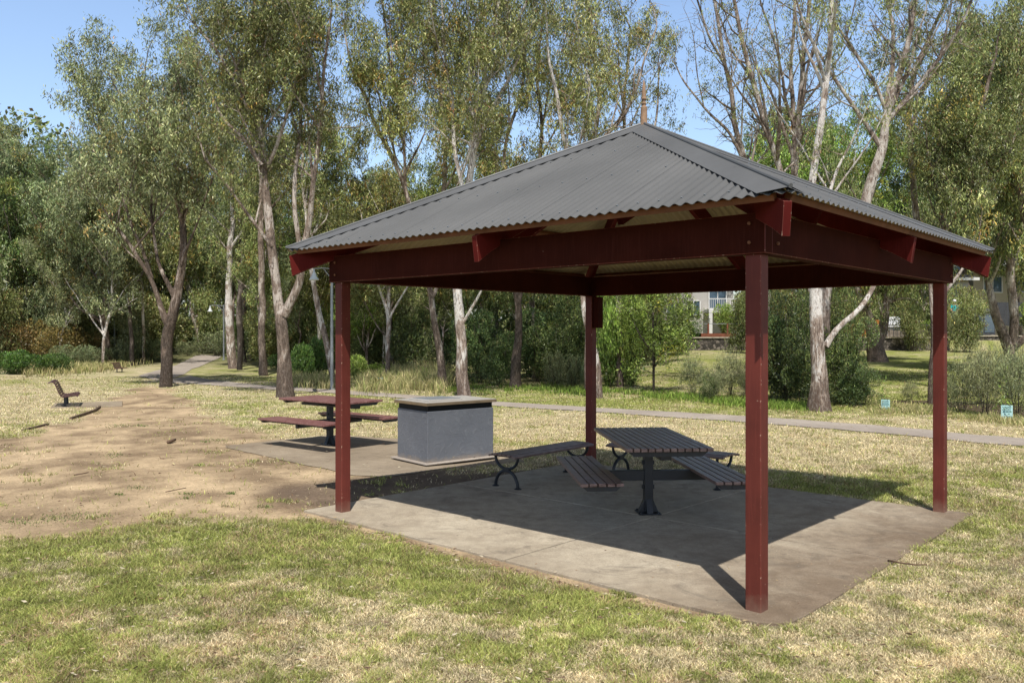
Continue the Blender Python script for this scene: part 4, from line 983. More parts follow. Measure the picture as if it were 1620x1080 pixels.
for i, (x, tp, w_, y_) in enumerate([(-60, 360, 150, 44), (0, 420, 110, 46), (60, 400, 100, 50), (125, 440, 90, 48), (205, 450, 70, 48), (330, 430, 70, 58), (415, 390, 90, 50), (470, 380, 90, 47), (545, 370, 90, 44), (600, 380, 90, 43), (655, 380, 80, 41)]):
    shrub('midgrey' if i % 2 == 0 else 'midolive', x, 0, tp, w_, 'large leafy understorey bush filling the gaps between the background trunks', 'understorey bushes between the trunks', Yd=y_)
for (x, tp, w_, y_) in [(1445, 440, 60, 49), (1530, 450, 70, 48), (1350, 440, 50, 48), (1020, 410, 90, 44), (1075, 455, 60, 46), (1172, 440, 60, 47), (1215, 420, 80, 46)]:
    shrub('midolive', x, 0, tp, w_, 'leafy screening bush standing in front of the long stone wall', 'screening bushes by the stone wall', Yd=y_)
# left bank
for i, (x, y, tp, w_) in enumerate([(20, 592, 555, 90), (75, 590, 560, 80), (-60, 598, 545, 110)]): shrub('lush', x, y, tp, w_, 'low lush green ground shrub at the far left edge of the lawn', 'lush green shrubs at the far left')
for (x, y, tp, w_) in [(10, 578, 508, 130), (95, 577, 512, 130), (140, 574, 520, 110), (-60, 580, 505, 140), (60, 574, 505, 110)]: shrub('rust', x, y, tp, w_, 'rust-brown and green shrub on the bank behind the left lawn', 'rusty shrubs on the left bank')
for (x, y, tp, w_) in [(110, 582, 545, 70), (150, 580, 548, 50), (205, 573, 530, 70), (235, 572, 535, 60), (195, 576, 552, 50)]: shrub('grey', x, y, tp, w_, 'small grey-green shrub around the long-limbed dark tree', 'grey-green shrubs near the distant bench')
for (x, tp, w_, y_) in [(30, 440, 130, 50), (110, 420, 130, 52), (180, 430, 120, 54), (240, 450, 110, 56), (-50, 430, 150, 50), (275, 470, 80, 60)]: shrub('olive', x, 0, tp, w_, 'tall olive thicket between the trunks on the left', 'tall thickets between the left trunks', Yd=y_)
shrub('grey', 345, 563, 524, 80, 'rounded grey-green bush at the far end of the path, right of the leaning pale gum')
shrub('grey', 300, 563, 540, 40, 'small bush left of the leaning pale gum at the far end of the path')
for (x, tp, w_) in [(260, 470, 90), (310, 480, 80), (370, 470, 90)]: shrub('tall', x, 0, tp, w_, 'dark thicket closing the far end of the path', 'dark thickets at the end of the path', Yd=68)
for (x, y, tp, w_) in [(485, 598, 545, 60), (462, 590, 560, 40), (505, 596, 535, 50), (440, 584, 560, 40)]: shrub('lush', x, y, tp, w_, 'dense green bush between the two-stemmed gum and the street lamp', 'green bushes left of the street lamp')
for (x, tp, w_) in [(420, 480, 90), (480, 470, 100), (545, 480, 100), (600, 470, 100)]: shrub('olive', x, 0, tp, w_, 'tall thicket behind the near street lamp', 'thickets behind the street lamp', Yd=RS.uniform(42, 50))
for (x, y, tp, w_) in [(565, 600, 560, 50), (590, 598, 575, 40)]: shrub('bright', x, y, tp, w_, 'bright green bush beside the left tree guard', 'bright bushes by the left tree guard')
for (x, tp, w_, y_) in [(650, 440, 90, 36), (700, 450, 70, 36), (580, 470, 80, 40), (620, 460, 80, 42)]: shrub('tall', x, 0, tp, w_, 'dark green thicket behind the grassy clearing', 'dark thickets behind the clearing', Yd=y_)
for (x, y, tp, w_) in [(760, 606, 470, 100), (790, 610, 510, 80), (850, 604, 470, 110), (880, 608, 500, 100), (905, 606, 460, 100), (760, 600, 440, 120), (840, 596, 440, 120), (920, 600, 440, 110)]:
    shrub('tall', x, y, tp, w_, 'dark glossy shrub in the thick hedge between the white gum and the back post', 'dark shrubs behind the barbecue')
for (x, y, tp, w_) in [(880, 612, 555, 40), (905, 612, 560, 50), (930, 614, 570, 40)]: shrub('grey', x, y, tp, w_, 'low silvery shrub at the foot of the dark hedge', 'silvery shrubs at the hedge foot')
for (x, y, tp, w_) in [(965, 612, 480, 70), (1000, 612, 460, 70), (985, 606, 440, 80)]: shrub('bright', x, y, tp, w_, 'tall bright-leaved shrub beside the grey mottled gum', 'bright shrubs by the grey mottled gum')
for (x, y, tp, w_) in [(1095, 627, 560, 70), (1130, 634, 580, 60), (1155, 630, 550, 80), (1180, 632, 560, 50)]: shrub('wispy', x, y, tp, w_, 'pale wispy shrub left of the near shelter post', 'wispy shrubs left of the near post')
shrub('green', 1122, 634, 590, 34, 'small dark conifer-like shrub in front of the wispy shrubs', cat='shrub')
for (x, y, tp, w_) in [(1245, 636, 430, 110), (1270, 640, 500, 90), (1235, 630, 480, 90), (1340, 638, 480, 90), (1325, 632, 425, 80), (1225, 634, 420, 80), (1285, 630, 440, 90), (1365, 640, 590, 60), (1345, 642, 570, 90)]:
    shrub('tall', x, y, tp, w_, 'dark evergreen bush around the foot of the large shedding gum', 'dark evergreens around the shedding gum')
for (x, y, tp, w_) in [(1520, 652, 560, 90), (1560, 656, 555, 100), (1610, 660, 550, 100), (1660, 664, 560, 110), (1500, 646, 590, 60), (1550, 640, 540, 90), (1600, 640, 545, 90), (1440, 636, 600, 36)]:
    shrub('wispy', x, y, tp, w_, 'pale twiggy shrub right of the right shelter post', 'twiggy shrubs right of the right post')

def far_wood():
    rng = np.random.default_rng(77); N = 160000
    xs = [-700, -100, 0, 80, 140, 200, 400, 600, 800, 1000, 1150, 1210, 1300, 1380, 1430, 1500, 1620, 1800, 2400]
    ts = [200, 185, 178, 195, 230, 250, 330, 330, 330, 360, 420, 330, 260, 300, 330, 260, 215, 200, 200]
    px = rng.uniform(-1500, 3200, N); Yd = rng.uniform(78, 96, N); k = F/87
    top = np.interp(px, xs, ts)+(fbm(px*.02, px*0+3, 41, 4)-.5)*120
    py = 560+(top-560)*rng.uniform(0, 1, N)**1.15
    X = (px-CX)*Yd/F; Z = CH-(py-HY)*Yd/F; cl = fbm(X*.35, Z*.35, 50, 4)
    keep = cl > .40-.25*(Z < 4); X, Yd, Z, cl = X[keep], Yd[keep]-np.clip(cl[keep]-.4, 0, 1)*14, Z[keep], cl[keep]; N = len(X)
    d = rnd_unit(rng, N); d[:, 2] -= .6; ln = rng.uniform(.35, .85, N); ct = np.stack([X, Yd, Z], 1)
    me = leaf_mesh('distant_woodland', ct, d, ln, ln*.5, leaf_cols(rng, N, 'olive', .55+.9*(cl-.35)*2), M['leaf'], rng)
    tag(obj('distant_woodland', me), 'far-off belt of mixed woodland closing the view behind the park', 'woodland', kind='stuff')
far_wood()

# ------------------------------------------------------------------ grass, tufts and litter
def blades(name, X, Y, hgt, wid, col, label, cat, lean=.6, seed=0, z=None):
    rng = np.random.default_rng(seed); n = len(X); Z = ter(X, Y) if z is None else z
    a = rng.uniform(0, 2*pi, n); s = np.stack([np.cos(a), np.sin(a), np.zeros(n)], 1)*wid[:, None]*.5
    b = rng.uniform(0, 2*pi, n); l_ = rng.uniform(.1, 1, n)*lean*hgt
    tip = np.stack([np.cos(b)*l_, np.sin(b)*l_, hgt*rng.uniform(.6, 1, n)], 1); base = np.stack([X, Y, Z-.004], 1)
    mid = base+tip*np.array([.35, .35, .6])
    v = np.stack([base-s, base+s, mid+s*.7, mid-s*.7, base+tip], 1).reshape(-1, 3)
    o = np.arange(n)[:, None]*5; q = np.concatenate([o+np.array([[0, 1, 2]]), o+np.array([[0, 2, 3]]), o+np.array([[3, 2, 4]])], 0)
    c = np.repeat(col, 5, 0); c[0::5] *= .5; c[1::5] *= .5
    me = npmesh(name, v, q, M['blade'], False, c)
    return tag(obj(name, me), label, cat, kind='stuff')
def lawn():
    rng = np.random.default_rng(5); N = 1800000
    px = rng.uniform(-160, 1780, N); u = rng.uniform(0, 1, N); py = 592+(1150-592)*np.minimum(1, u**.92)
    Y = F*CH/(py-HY); X = (px-CX)*Y/F; g, d, mul, far = fields(X, Y); a, b = ab(X, Y)
    q = .05*noise(X*9, Y*9, 2)+.03*noise(X*30, Y*30, 3)
    on = (a > A0+q-.02)&(a < A1+.02)&(b > B0-.02)&(b < B1-q)
    on |= inpoly(X, Y, PAD)
    pl = np.array([tuple(G(*p)[:2]) for p in PL]+[tuple(G(*p)[:2]) for p in PR[::-1]]); on |= inpoly(X, Y, pl.tolist())
    edge = (a > A0-.1)&(a < A1+.1)&(b > B0-.1)&(b < B1+.1)
    tuft = fbm(X*7, Y*7, 71, 2) > .66
    dens = np.where(d > .93, np.where(tuft & (noise(X*1.3, Y*1.3, 72) > .6), .5, .012), 1-d)*(1-.85*mul)
    k = (~on)&(rng.uniform(0, 1, N) < dens); X, Y, g, d = X[k], Y[k], g[k], d[k]; n = len(X)
    gg = np.clip(g*.95-.07+rng.normal(size=n)*.36+(fbm(X*9, Y*9, 75, 3)-.5)*1.9+(d > .4)*.3, 0, 1); gg = sstep(.34, .62, gg)
    r = rng.uniform(0, 1, n); col = mixc(mixc(CS0*.95, CS1*1.25, r), mixc(CG0, CG1*1.15, r), gg)
    br = rng.random(n) < .07; col[br] = np.array([.24, .14, .07])
    pk = sstep(.56, .66, fbm(X*2.2, Y*2.2, 88, 4))*(rng.random(n) < .28); col = mixc(col, np.array([.48, .35, .21]), pk)
    col *= (.62+1.05*fbm(X*5, Y*5, 76, 4))[:, None]*rng.uniform(.5, 1.45, n)[:, None]
    sc_ = np.maximum(1, Y/6.5); h = rng.uniform(.014, .046, n)*(.7+.45*gg)*np.minimum(sc_, 1.5)*(.35+1.3*fbm(X*6, Y*6, 77, 3)); w_ = rng.uniform(.0026, .0062, n)*sc_
    blades('grass', X, Y, h, w_, col, 'short mown lawn, part green and part straw dry', 'grass', lean=1.3, seed=1)
lawn()
def long_grass(name, pts, n, h0, h1, pal, label, spread=4, seed=0):
    rng = np.random.default_rng(seed); P_ = np.array(pts, float); s = rng.uniform(0, len(P_)-1.001, n); i = s.astype(int); f = (s-i)[:, None]
    q = P_[i]*(1-f)+P_[i+1]*f; px = q[:, 0]+rng.normal(size=n)*6; py = q[:, 1]+rng.normal(size=n)*spread
    Y = F*CH/(np.maximum(py, 560)-HY); X = (px-CX)*Y/F; cl = fbm(X*1.2, Y*1.2, seed+9, 3); k = cl > .40; X, Y, cl = X[k], Y[k], cl[k]; n = len(X)
    sc_ = Y/20; col = leaf_cols(rng, n, pal, .7+.7*cl)
    blades(name, X, Y, rng.uniform(h0, h1, n)*(.5+cl), rng.uniform(.006, .014, n)*sc_*1.6, col, label, 'grass', lean=.7, seed=seed+1)
long_grass('long_grass', [(40, 588), (110, 584), (168, 579), (205, 571), (240, 568)], 8000, .2, .5, 'straw', 'straw-coloured long grass along the left bank', 3, 1)
long_grass('long_grass', [(570, 604), (650, 600), (700, 603), (690, 596)], 16000, .2, .55, 'straw', 'rank yellow-green grass in the clearing behind the barbecue', 7, 2)
long_grass('long_grass', [(620, 596), (680, 592), (700, 598)], 8000, .3, .8, 'straw', 'tall pale grass on the rise of the clearing', 6, 8)
long_grass('long_grass', [(700, 612), (860, 612), (960, 617), (1100, 625), (1190, 636), (1290, 640)], 12000, .05, .2, 'bright', 'bright green long grass under the hedge behind the path', 3, 3)
long_grass('long_grass', [(1380, 642), (1440, 642), (1520, 652), (1640, 664)], 9000, .06, .16, 'straw', 'bright grass strip around the right tree guards', 3, 4)
long_grass('long_grass', [(460, 602), (500, 604), (520, 606)], 3000, .2, .5, 'straw', 'grass clump below the green bush left of the street lamp', 3, 5)
def litter():
    rng = np.random.default_rng(9); n = 4200
    px = rng.uniform(-100, 1720, n); py = 650+470*rng.uniform(0, 1, n)**1.1; Y = F*CH/(py-HY); X = (px-CX)*Y/F; a, b = ab(X, Y)
    on = (a > A0)&(a < A1)&(b > B0)&(b < B1); k = ~on | (rng.uniform(0, 1, n) < .16); X, Y, a, b, on = X[k], Y[k], a[k], b[k], on[k]; n = len(X)
    z = np.where(on, slab_z(b)+.004, ter(X, Y)+.032)
    z = np.where(inpoly(X, Y, PAD), .028, z)
    an = rng.uniform(0, 2*pi, n); d = np.stack([np.cos(an), np.sin(an), rng.normal(size=n)*.1], 1); sc_ = np.maximum(1, Y/9)
    ln = rng.uniform(.015, .05, n)*np.where(on, .6, 1.); wd = ln*rng.uniform(.12, .26, n)*1.2
    pal_ = np.array([(.50, .40, .27), (.36, .23, .14), (.6, .52, .38), (.16, .10, .07), (.46, .35, .2)]); col = pal_[rng.integers(0, 5, n)]
    me = leaf_mesh('leaf_litter', np.stack([X, Y, z], 1), d, ln*sc_**.5, wd, col, M['leafdry'], rng)
    tag(obj('leaf_litter', me), 'scattered fallen gum leaves and bark scraps on lawn, dirt and slab', 'leaf litter', kind='stuff')
    m = 420; s = rng.uniform(-.2, 4.8, m); X = BX+s*U[0]+(-.27-.06*rng.random(m))*V[0]; Y = BY+s*U[1]+(-.27-.06*rng.random(m))*V[1]
    an = rng.uniform(0, 2*pi, m); d = np.stack([np.cos(an), np.sin(an), rng.normal(size=m)*.2], 1); ln = rng.uniform(.015, .05, m)
    me = leaf_mesh('bark_scraps', np.stack([X, Y, ter(X, Y)+.01], 1), d, ln, ln*.3, pal_[rng.integers(0, 5, m)], M['leafdry'], rng)
    tag(obj('bark_scraps', me), 'dry bark scraps gathered along the front edge of the slab', 'leaf litter', kind='stuff')
litter()
def stick(label, pts, r, name='fallen_stick'):
    m_ = MB(); m_.tube([G(x, y)+ZZ*(.03+.01*(i % 2)) for i, (x, y) in enumerate(pts)], [r*(1-.5*i/len(pts)) for i in range(len(pts))], 6)
    tag(m_.build(name, M['litter_stick'], smooth=True), label, 'stick')
stick('dark fallen stick on the dry lawn at the right edge of the slab', [(1405, 892), (1425, 898), (1448, 899), (1466, 901)], .008)
stick('short thick stick lying on the bare dirt left of the far concrete pad', [(266, 702), (277, 699)], .03)
stick('thin straight twig on the dirt near the green grass edge', [(262, 782), (294, 777)], .006)
stick('small twig on the open dirt left of centre', [(117, 755), (140, 752)], .008)
# low green weeds in the dirt
def weeds():
    rng = np.random.default_rng(12); spots = [(188, 669, 14), (222, 668, 8), (300, 781, 10), (218, 772, 14), (295, 788, 6), (189, 782, 6), (345, 690, 12), (325, 694, 6), (180, 720, 16), (130, 818, 40), (95, 820, 22), (40, 825, 30),
        (450, 790, 8), (420, 800, 10), (315, 735, 6), (400, 726, 10), (365, 780, 6), (600, 1, 0)]
    PX = []; PY = []
    for (x, y, w_) in spots:
        if y < 10: continue
        k = int(30+w_*6); PX.append(x+rng.normal(size=k)*w_*.75); PY.append(y+rng.normal(size=k)*w_*.14)
    px = np.concatenate(PX); py = np.concatenate(PY); Y = F*CH/(py-HY); X = (px-CX)*Y/F; n = len(X)
    blades('weeds', X, Y, rng.uniform(.012, .035, n), rng.uniform(.004, .009, n)*np.maximum(1, Y/9), leaf_cols(rng, n, 'dark', rng.uniform(1, 1.6, n)), 'low green weed patches growing in the bare dirt', 'weeds', 1.4, 3)
weeds()

# ------------------------------------------------------------------ tree guards with their printed pattern
def guard(label, px, py, wpx, hpx, ink=True):
    p = G(px, py); k = p.y/F; w_, h_ = wpx*k, hpx*k
    t = thing('tree_guard', label, 'tree guard', tuple(p), RS.uniform(-.1, .1), 'aqua plastic tree guards')
    m_ = MB(); c = [(-w_/2, 0), (w_/2, 0), (0, w_*.8)]
    for i in range(3):
        a, b = Vector(c[i]), Vector(c[(i+1) % 3]); m_.bar((a.x, a.y, h_/2), (b.x, b.y, h_/2), .006, h_)
    m_.build('sleeve', M['guard'], t)
    m_ = MB()
    if ink:
        for r in range(4):
            for q in range(6):
                x = -w_*.38+w_*.76*(q+(.5 if r % 2 else 0))/6; z = h_*(.9-.09*r); m_.box((x, -.006, z), (w_*.07, .003, h_*.045), Matrix.Rotation(.78, 3, 'Y'))
        m_.box((0, -.006, h_*.56), (w_*.78, .003, h_*.03))
        for (x, z) in ((-.2, .44), (.16, .44), (-.22, .28), (.18, .28)): m_.box((w_*x, -.006, h_*z), (w_*.14, .003, h_*.035))
        m_.box((0, -.006, h_*.1), (w_*.75, .003, h_*.03)); m_.build('print', M['ink'], t)
    m_ = MB(); m_.box((w_*.3, w_*.2, h_*.55), (.02, .02, h_*1.1)); m_.build('stake', M['timber'], t)
    rng = np.random.default_rng(int(px)); n = 90; pos = rng.normal(size=(n, 3))*np.array([.08, .08, .25])+np.array([0, w_*.3, h_*1.3]); d = rnd_unit(rng, n); d[:, 2] += .6
    o = thing('seedling', 'young seedling growing inside the '+label.split(' guard')[0]+' guard', 'plant', tuple(p), 0)
    obj('foliage', leaf_mesh('foliage', pos, d, rng.uniform(.06, .14, n), rng.uniform(.015, .03, n), leaf_cols(rng, n, 'bright'), M['leaf'], rng), o)
    m_ = MB(); m_.tube([(0, w_*.3, 0), (.02, w_*.3, h_*1.5)], .006, 5); m_.build('stem', M['litter_stick'], o)
guard('rightmost aqua tree guard, the largest, printed with dark dots', 1593, 665, 18, 24)
guard('aqua tree guard beyond the dark evergreens and left of the right post', 1401, 650, 14, 18)
guard('small aqua tree guard near the slim pale gum with the forked top', 601, 609, 8, 12, False)
guard('dull blue tree guard in the clearing left of the leaning grey gum', 672, 611, 8, 10, False)

# ------------------------------------------------------------------ retaining walls, houses and fences behind the right-hand lawn
M['stone'] = None
def stone_mat():
    t = NT('dark_stone_wall'); v = t.coord('Object', (1, 1, 1)); vo = t.n('ShaderNodeTexVoronoi'); vo.inputs['Scale'].default_value = 5; t.l(v, vo.inputs['Vector'])
    c = t.ramp(vo.outputs['Color'], [(.2, (.05, .045, .04)), (.8, (.20, .17, .15))])
    e = t.n('ShaderNodeTexVoronoi', feature='DISTANCE_TO_EDGE'); e.inputs['Scale'].default_value = 5; t.l(v, e.inputs['Vector'])
    c = t.mix(t.ramp(e.outputs['Distance'], [(.0, 1.), (.08, 0.)]), c, (.02, .018, .016)); return t.bsdf(c, .9, 0, .2, bump=e.outputs['Distance'], bs=.8, bd=.05)
M['stone'] = stone_mat()
M['capst'] = plain('pale_wall_capping', (.42, .37, .30), .85)
M['wallg'] = plain('pale_grey_house_wall', (.42, .40, .37), .85, 0, .06, 1)
M['wallw'] = plain('white_house_wall', (.72, .70, .68), .85, 0, .05, 1)
M['wallb'] = plain('beige_block_wall', (.42, .37, .28), .85, 0, .1, 1)
M['trim'] = plain('white_trim', (.7, .69, .67), .6, 0, .04, 1)
M['glassm'] = plain('dark_window_glass', (.08, .12, .16), .08, 0, .2, .6, .8, 0)
M['tile'] = plain('dark_grey_roof_tiles', (.10, .10, .11), .7)
M['deck'] = plain('red_brown_deck_timber', (.20, .07, .04), .7)
M['rust'] = plain('orange_weathered_steel_panel', (.34, .13, .03), .8, 0, .3, 3)
M['fence'] = plain('grey_paling_fence_timber', (.22, .18, .15), .9, 0, .35, 3)
M['shed'] = plain('charcoal_shed_cladding', (.06, .062, .07), .6)
M['white_roof'] = plain('white_metal_roof', (.75, .76, .78), .5)
def wx(px, Y): return (px-CX)*Y/F
def wz(py, Y): return CH-(py-HY)*Y/F
YW = 50.2
m_ = MB(); x0, x1 = wx(985, YW), wx(1500, YW)
m_.box(((x0+x1)/2, YW, 1.0), (x1-x0, .4, .9)); rw = m_.build('stone_face', M['stone'])
wl = thing('retaining_wall', 'long dark stone retaining wall at the top of the far lawn', 'wall', (0, 0, 0)); rw.parent = wl
m_ = MB(); m_.box(((x0+x1)/2, YW-.02, 1.49), (x1-x0+.1, .5, .07)); m_.build('capping', M['capst'], wl)
m_ = MB(); x0, x1 = wx(1500, YW), wx(1900, YW); m_.box(((x0+x1)/2, YW+1.5, 1.15), (x1-x0, .4, .8))
w2 = thing('retaining_wall', 'lower stone wall behind the twiggy shrubs on the far right', 'wall'); m_.build('stone_face', M['stone'], w2)
m_ = MB(); m_.box(((x0+x1)/2, YW+1.48, 1.58), (x1-x0, .5, .06)); m_.build('capping', M['capst'], w2)

def house(name, label, px0, px1, Y, dep, z0, z1, wall, roof, floors, wins, rtype='hip', balcony=None, eave=.5, rh=1.6):
    xa, xb = wx(px0, Y), wx(px1, Y); t = thing(name, label, 'house', ((xa+xb)/2, Y, z0)); w_ = xb-xa; h_ = z1-z0
    m_ = MB(); m_.box((0, dep/2, h_/2-.3), (w_, dep, h_+.6)); m_.build('wall', M[wall], t)
    m_ = MB(); e = eave
    if rtype == 'hip':
        b = [(-w_/2-e, -e, h_), (w_/2+e, -e, h_), (w_/2+e, dep+e, h_), (-w_/2-e, dep+e, h_)]; r = min(w_, dep)/2; tp = [(-w_/2+r, dep/2, h_+rh), (w_/2-r+.01, dep/2, h_+rh)]
        m_.add(b+tp, [(0, 1, 5, 4), (2, 3, 4, 5), (1, 2, 5), (3, 0, 4), (3, 2, 1, 0)])
    else:
        m_.add([(-w_/2-e, -e, h_), (w_/2+e, -e, h_), (w_/2+e, dep+e, h_), (-w_/2-e, dep+e, h_), (0, -e, h_+rh), (0, dep+e, h_+rh)], [(0, 4, 5, 3), (1, 2, 5, 4), (0, 1, 4), (2, 3, 5), (0, 3, 2, 1)])
    m_.build('roof', M[roof], t)
    m_ = MB(); m_.box((0, -e-.03, h_-.08), (w_+2*e, .06, .2)); m_.build('fascia', M['trim'], t)
    for (cx_, cz, ww, wh) in wins:
        f_ = MB(); X = wx(cx_, Y)-(xa+xb)/2; Z = wz(cz, Y)-z0
        for (dx, dz, a_, b_) in ((0, wh/2, ww, .07), (0, -wh/2, ww, .07), (-ww/2, 0, .07, wh+.07), (ww/2, 0, .07, wh+.07), (0, 0, .05, wh)): f_.box((X+dx, -.03, Z+dz), (a_, .1, b_))
        fr = f_.build('window', M['trim'], t); g_ = MB(); g_.box((X, -.012, Z), (ww-.06, .02, wh-.06)); g_.build('pane', M['glassm'], fr)
    if balcony:
        (b0, b1, zf, zt, out) = balcony; X0 = wx(b0, Y)-(xa+xb)/2; X1 = wx(b1, Y)-(xa+xb)/2; Z0 = wz(zf, Y)-z0; Z1 = wz(zt, Y)-z0
        m_ = MB(); m_.box(((X0+X1)/2, -out/2, Z0-.12), (X1-X0, out, .24)); bl = m_.build('balcony', M['trim'], t)
        m_ = MB(); m_.box(((X0+X1)/2, -out+.04, Z1), (X1-X0, .06, .06))
        n = int((X1-X0)/.14)
        for i in range(n+1): m_.box((X0+(X1-X0)*i/n, -out+.04, (Z0+Z1)/2), (.025, .025, Z1-Z0))
        m_.build('balustrade', M['trim'], bl)
        for X in (X0+.12, X1-.12):
            m_ = MB(); m_.box((X, -out+.12, Z0/2-.12), (.22, .22, Z0-.24)); m_.build('column', M['trim'], bl)
    return t
house('house', 'two-storey pale grey house with a white balcony seen through the young leafy tree', 1050, 1160, 57, 9, wz(545, 57), wz(385, 57), 'wallg', 'tile', 2,
      [(1097, 487, .9, 1.0), (1068, 490, 1.2, 1.0), (1135, 470, 1.2, 1.6), (1097, 425, 1.2, 1.1)], balcony=(1113, 1156, 490, 474, 1.6))
house('house', 'low white gabled outbuilding behind the grey fence, right of the massive trunk', 1403, 1432, 53.8, 1.6, wz(540, 53.8), wz(513, 53.8), 'wallw', 'white_roof', 1, [(1418, 526, .5, .5)], 'gable', rh=.5, eave=.2)
house('house', 'white-roofed house high at the right edge behind the grey gum', 1540, 1760, 62, 9, wz(545, 62), wz(425, 62), 'wallb', 'white_roof', 2,
      [(1570, 450, 1.4, 1.2), (1612, 450, 1.4, 1.2), (1660, 450, 1.6, 1.2), (1700, 450, 1.6, 1.2)], rh=1.2)
house('house', 'grey-roofed house half hidden by the trees behind the right shelter post', 1440, 1532, 60, 8, wz(545, 60), wz(440, 60), 'wallg', 'tile', 2, [(1465, 470, 1.4, 1.2), (1505, 470, 1.4, 1.2)])
# deck
t = thing('timber_deck', 'red-brown timber deck with posts on top of the stone wall by the grey house', 'deck', (wx(1150, 52), 52, 1.5)); wd = wx(1205, 52)-wx(1113, 52)
m_ = MB(); m_.box((.1, .6, .12), (wd, 2.2, .24)); m_.build('deck_floor', M['deck'], t)
for px in (1118, 1148, 1176, 1203):
    m_ = MB(); m_.box((wx(px, 52)-wx(1150, 52), -.42, .55), (.1, .1, .62)); m_.build('post', M['deck'], t)
m_ = MB(); m_.box((.1, -.42, .84), (wd, .06, .04)); m_.build('handrail', M['galv'], t)
# garden hedge
t = shrub('lush', 1090, 0, 508, 64, 'clipped green hedge on top of the stone wall beside the deck', Yd=52.5, name='hedge', cat='hedge')
t = shrub('lush', 1050, 0, 512, 64, 'clipped hedge on the stone wall left of the first hedge', Yd=52.5, name='hedge', cat='hedge')
for (x, tp, w_) in [(1150, 478, 44), (1175, 486, 34)]: shrub('bright', x, 0, tp, w_, 'bright palm-like garden shrub on the timber deck', 'garden shrubs on the deck', Yd=53)
for (x, tp, w_) in [(1510, 500, 60), (1470, 505, 50), (1545, 490, 50), (1640, 470, 70)]: shrub('bright', x, 0, tp, w_, 'garden shrub on the terrace behind the right post', 'terrace garden shrubs', Yd=54)
for (x, tp, w_) in [(1215, 430, 70), (1260, 440, 80), (1320, 430, 80), (1375, 440, 70), (1425, 425, 80), (1480, 430, 70), (1530, 440, 60), (1190, 440, 50), (1010, 440, 70)]:
    shrub('olive', x, 0, tp, w_, 'tall olive-green garden screen tree behind the terrace fences', 'screen trees behind the terrace fences', Yd=56.5)
# orange panel fence and paling fence
m_ = MB(); Yf = 53; x0, x1 = wx(1340, Yf), wx(1403, Yf)
t = thing('panel_fence', 'orange rust-coloured panel fence on the stone wall behind the massive trunk', 'fence', (x0, Yf, 1.5))
for i in range(3):
    m_ = MB(); xx = (x1-x0)/3; m_.box((xx*(i+.5), 0, .55), (xx-.04, .04, 1.1)); m_.build('panel', M['rust'], t)
for i in range(4):
    m_ = MB(); m_.box(((x1-x0)*i/3, .06, .58), (.08, .08, 1.2)); m_.build('post', M['shed'], t)
def paling(label, p0, p1, Y, top, bot, mat='fence'):
    x0, x1 = wx(p0, Y), wx(p1, Y); z0, z1 = wz(bot, Y), wz(top, Y); t = thing('paling_fence', label, 'fence', (x0, Y, z0)); n = int((x1-x0)/.13); m_ = MB()
    for i in range(n): m_.box(((x1-x0)*(i+.5)/n, RS.uniform(-.008, .008), (z1-z0)/2+RS.uniform(-.02, .02)), ((x1-x0)/n-.012, .02, z1-z0))
    m_.build('palings', M[mat], t); m_ = MB()
    for z in (.25, .8): m_.box(((x1-x0)/2, .05, (z1-z0)*z), (x1-x0, .05, .07))
    m_.build('rails', M['timber'], t)
paling('weathered grey paling fence on the wall between the massive trunk and right post', 1404, 1500, 53, 522, 541)
paling('grey paling fence section right of the right shelter post', 1501, 1542, 53.3, 520, 541)
def bars(label, p0, p1, Y, top, bot):
    x0, x1 = wx(p0, Y), wx(p1, Y); z0, z1 = wz(bot, Y), wz(top, Y); t = thing('metal_fence', label, 'fence', (x0, Y, z0)); n = int((x1-x0)/.22); m_ = MB()
    for i in range(n+1): m_.box(((x1-x0)*i/n, 0, (z1-z0)/2), (.025, .025, z1-z0))
    m_.build('bars', M['shed'], t); m_ = MB()
    for z in (.08, .92): m_.box(((x1-x0)/2, 0, (z1-z0)*z), (x1-x0, .035, .04))
    m_.build('rails', M['shed'], t)
bars('thin black metal bar fence in front of the white gabled outbuilding', 1402, 1500, 51.5, 512, 541)
Ys = 52.5; t = thing('garden_shed', 'charcoal shed with a paned front behind the twiggy shrubs', 'shed', (wx(1556, Ys), Ys, 1.6))
m_ = MB(); m_.box((0, 1, .8), (1.5, 2, 1.5)); m_.build('wall', M['shed'], t)
m_ = MB(); m_.add([(-.85, -.15, 1.55), (.85, -.15, 1.55), (.85, 2.2, 1.9), (-.85, 2.2, 1.9), (-.85, -.15, 1.49), (.85, -.15, 1.49), (.85, 2.2, 1.84), (-.85, 2.2, 1.84)], [(0, 1, 2, 3), (7, 6, 5, 4), (0, 4, 5, 1), (1, 5, 6, 2), (2, 6, 7, 3), (3, 7, 4, 0)]); m_.build('roof', M['tile'], t)
for i in (-1, 1):
    m_ = MB(); m_.box((i*.36, -.012, .8), (.6, .03, 1.2)); fr = m_.build('door', M['glassm'], t)
# second paling fence beyond
paling('dark grey fence up the slope behind the shed', 1575, 1625, 58, 478, 515, 'shed')

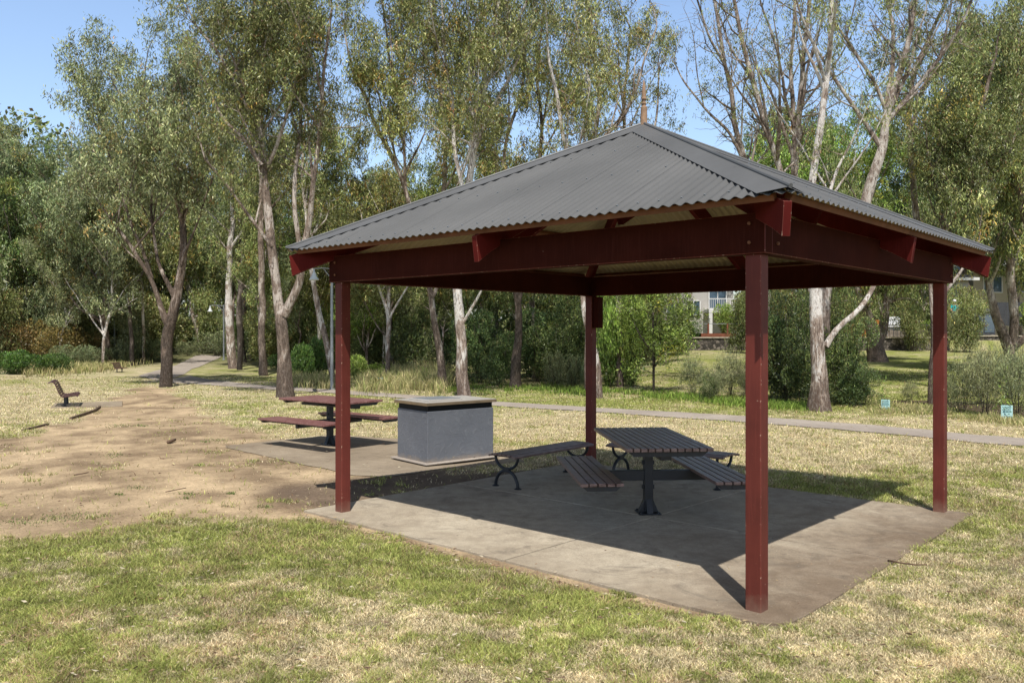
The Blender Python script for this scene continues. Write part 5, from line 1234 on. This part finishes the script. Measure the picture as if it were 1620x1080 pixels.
# ------------------------------------------------------------------ person in turquoise on the garden terrace
def person():
    Y = 51.7; X = wx(1510, Y); top = wz(475, Y); s_ = 1.0; z0 = top-1.68
    t = thing('person', 'person in a turquoise top and white cap standing among the terrace shrubs', 'person', (X, Y, z0))
    V_ = [(0, 0, .92), (0, 0, 1.10), (0, .01, 1.32), (0, 0, 1.44), (0, -.01, 1.52), (0, -.015, 1.60),
          (-.17, 0, 1.36), (-.24, -.03, 1.12), (-.2, -.16, .95), (.17, 0, 1.36), (.23, -.04, 1.12), (.12, -.2, 1.02),
          (-.09, 0, .88), (-.1, -.02, .48), (-.1, 0, .06), (-.1, -.13, .03), (.09, 0, .88), (.1, .02, .48), (.11, .04, .06), (.11, -.09, .03)]
    E_ = [(0, 1), (1, 2), (2, 3), (3, 4), (4, 5), (2, 6), (6, 7), (7, 8), (2, 9), (9, 10), (10, 11), (0, 12), (12, 13), (13, 14), (14, 15), (0, 16), (16, 17), (17, 18), (18, 19)]
    R_ = [.15, .14, .16, .06, .09, .095, .065, .045, .032, .065, .045, .032, .09, .06, .042, .035, .09, .06, .042, .035]
    sk = plain('skin', (.45, .26, .18), .6, 0, .05); tq = plain('turquoise_shirt_cloth', (.04, .42, .42), .85, 0, .15, 12); dk = plain('dark_trousers_cloth', (.03, .03, .04), .9); wh = plain('white_cap_cloth', (.75, .75, .74), .9)
    import bmesh
    # body as one continuous skinned surface
    def make(name, idx, grow, mat):
        me = bpy.data.meshes.new(name); mp = {v: i for i, v in enumerate(idx)}
        bm = bmesh.new(); lay = bm.verts.layers.skin.verify(); vs = [bm.verts.new(V_[i]) for i in idx]
        for a, b in E_:
            if a in mp and b in mp: bm.edges.new((vs[mp[a]], vs[mp[b]]))
        for k, i in enumerate(idx): vs[k][lay].radius = (R_[i]*grow, R_[i]*grow*.8); vs[k][lay].use_root = (k == 0)
        bm.to_mesh(me); bm.free(); me.materials.append(mat); o = obj(name, me, t); o.modifiers.new('skin', 'SKIN'); m2 = o.modifiers.new('sub', 'SUBSURF'); m2.levels = 2; m2.render_levels = 2
        return o
    make('body', list(range(20)), 1, sk); make('shirt', [0, 1, 2, 6, 7, 9, 10], 1.18, tq); make('trousers', [0, 12, 13, 14, 16, 17, 18], 1.2, dk)
    m_ = MB(); m_.lathe([(.105, .02), (.11, .06), (.095, .12), (.05, .155), (.005, .165)], (0, -.01, 1.58), 14); m_.box((0, -.12, 1.605), (.14, .12, .015)); m_.build('cap', wh, t, smooth=True)
person()
m_ = MB(); m_.box((0, .9, .1), (2.2, 2.0, 1.1)); bd = thing('raised_garden_bed', 'raised stone garden bed under the person in turquoise', 'garden bed', (wx(1510, 51.6), 51.1, 1.40)); m_.build('stone_edge', M['stone'], bd)
for x in (1500, 1514, 1526): shrub('grey', x, 0, 492, 30, 'leafy shrub in front of the raised garden bed', 'shrubs in front of the raised garden bed', Yd=50.8)
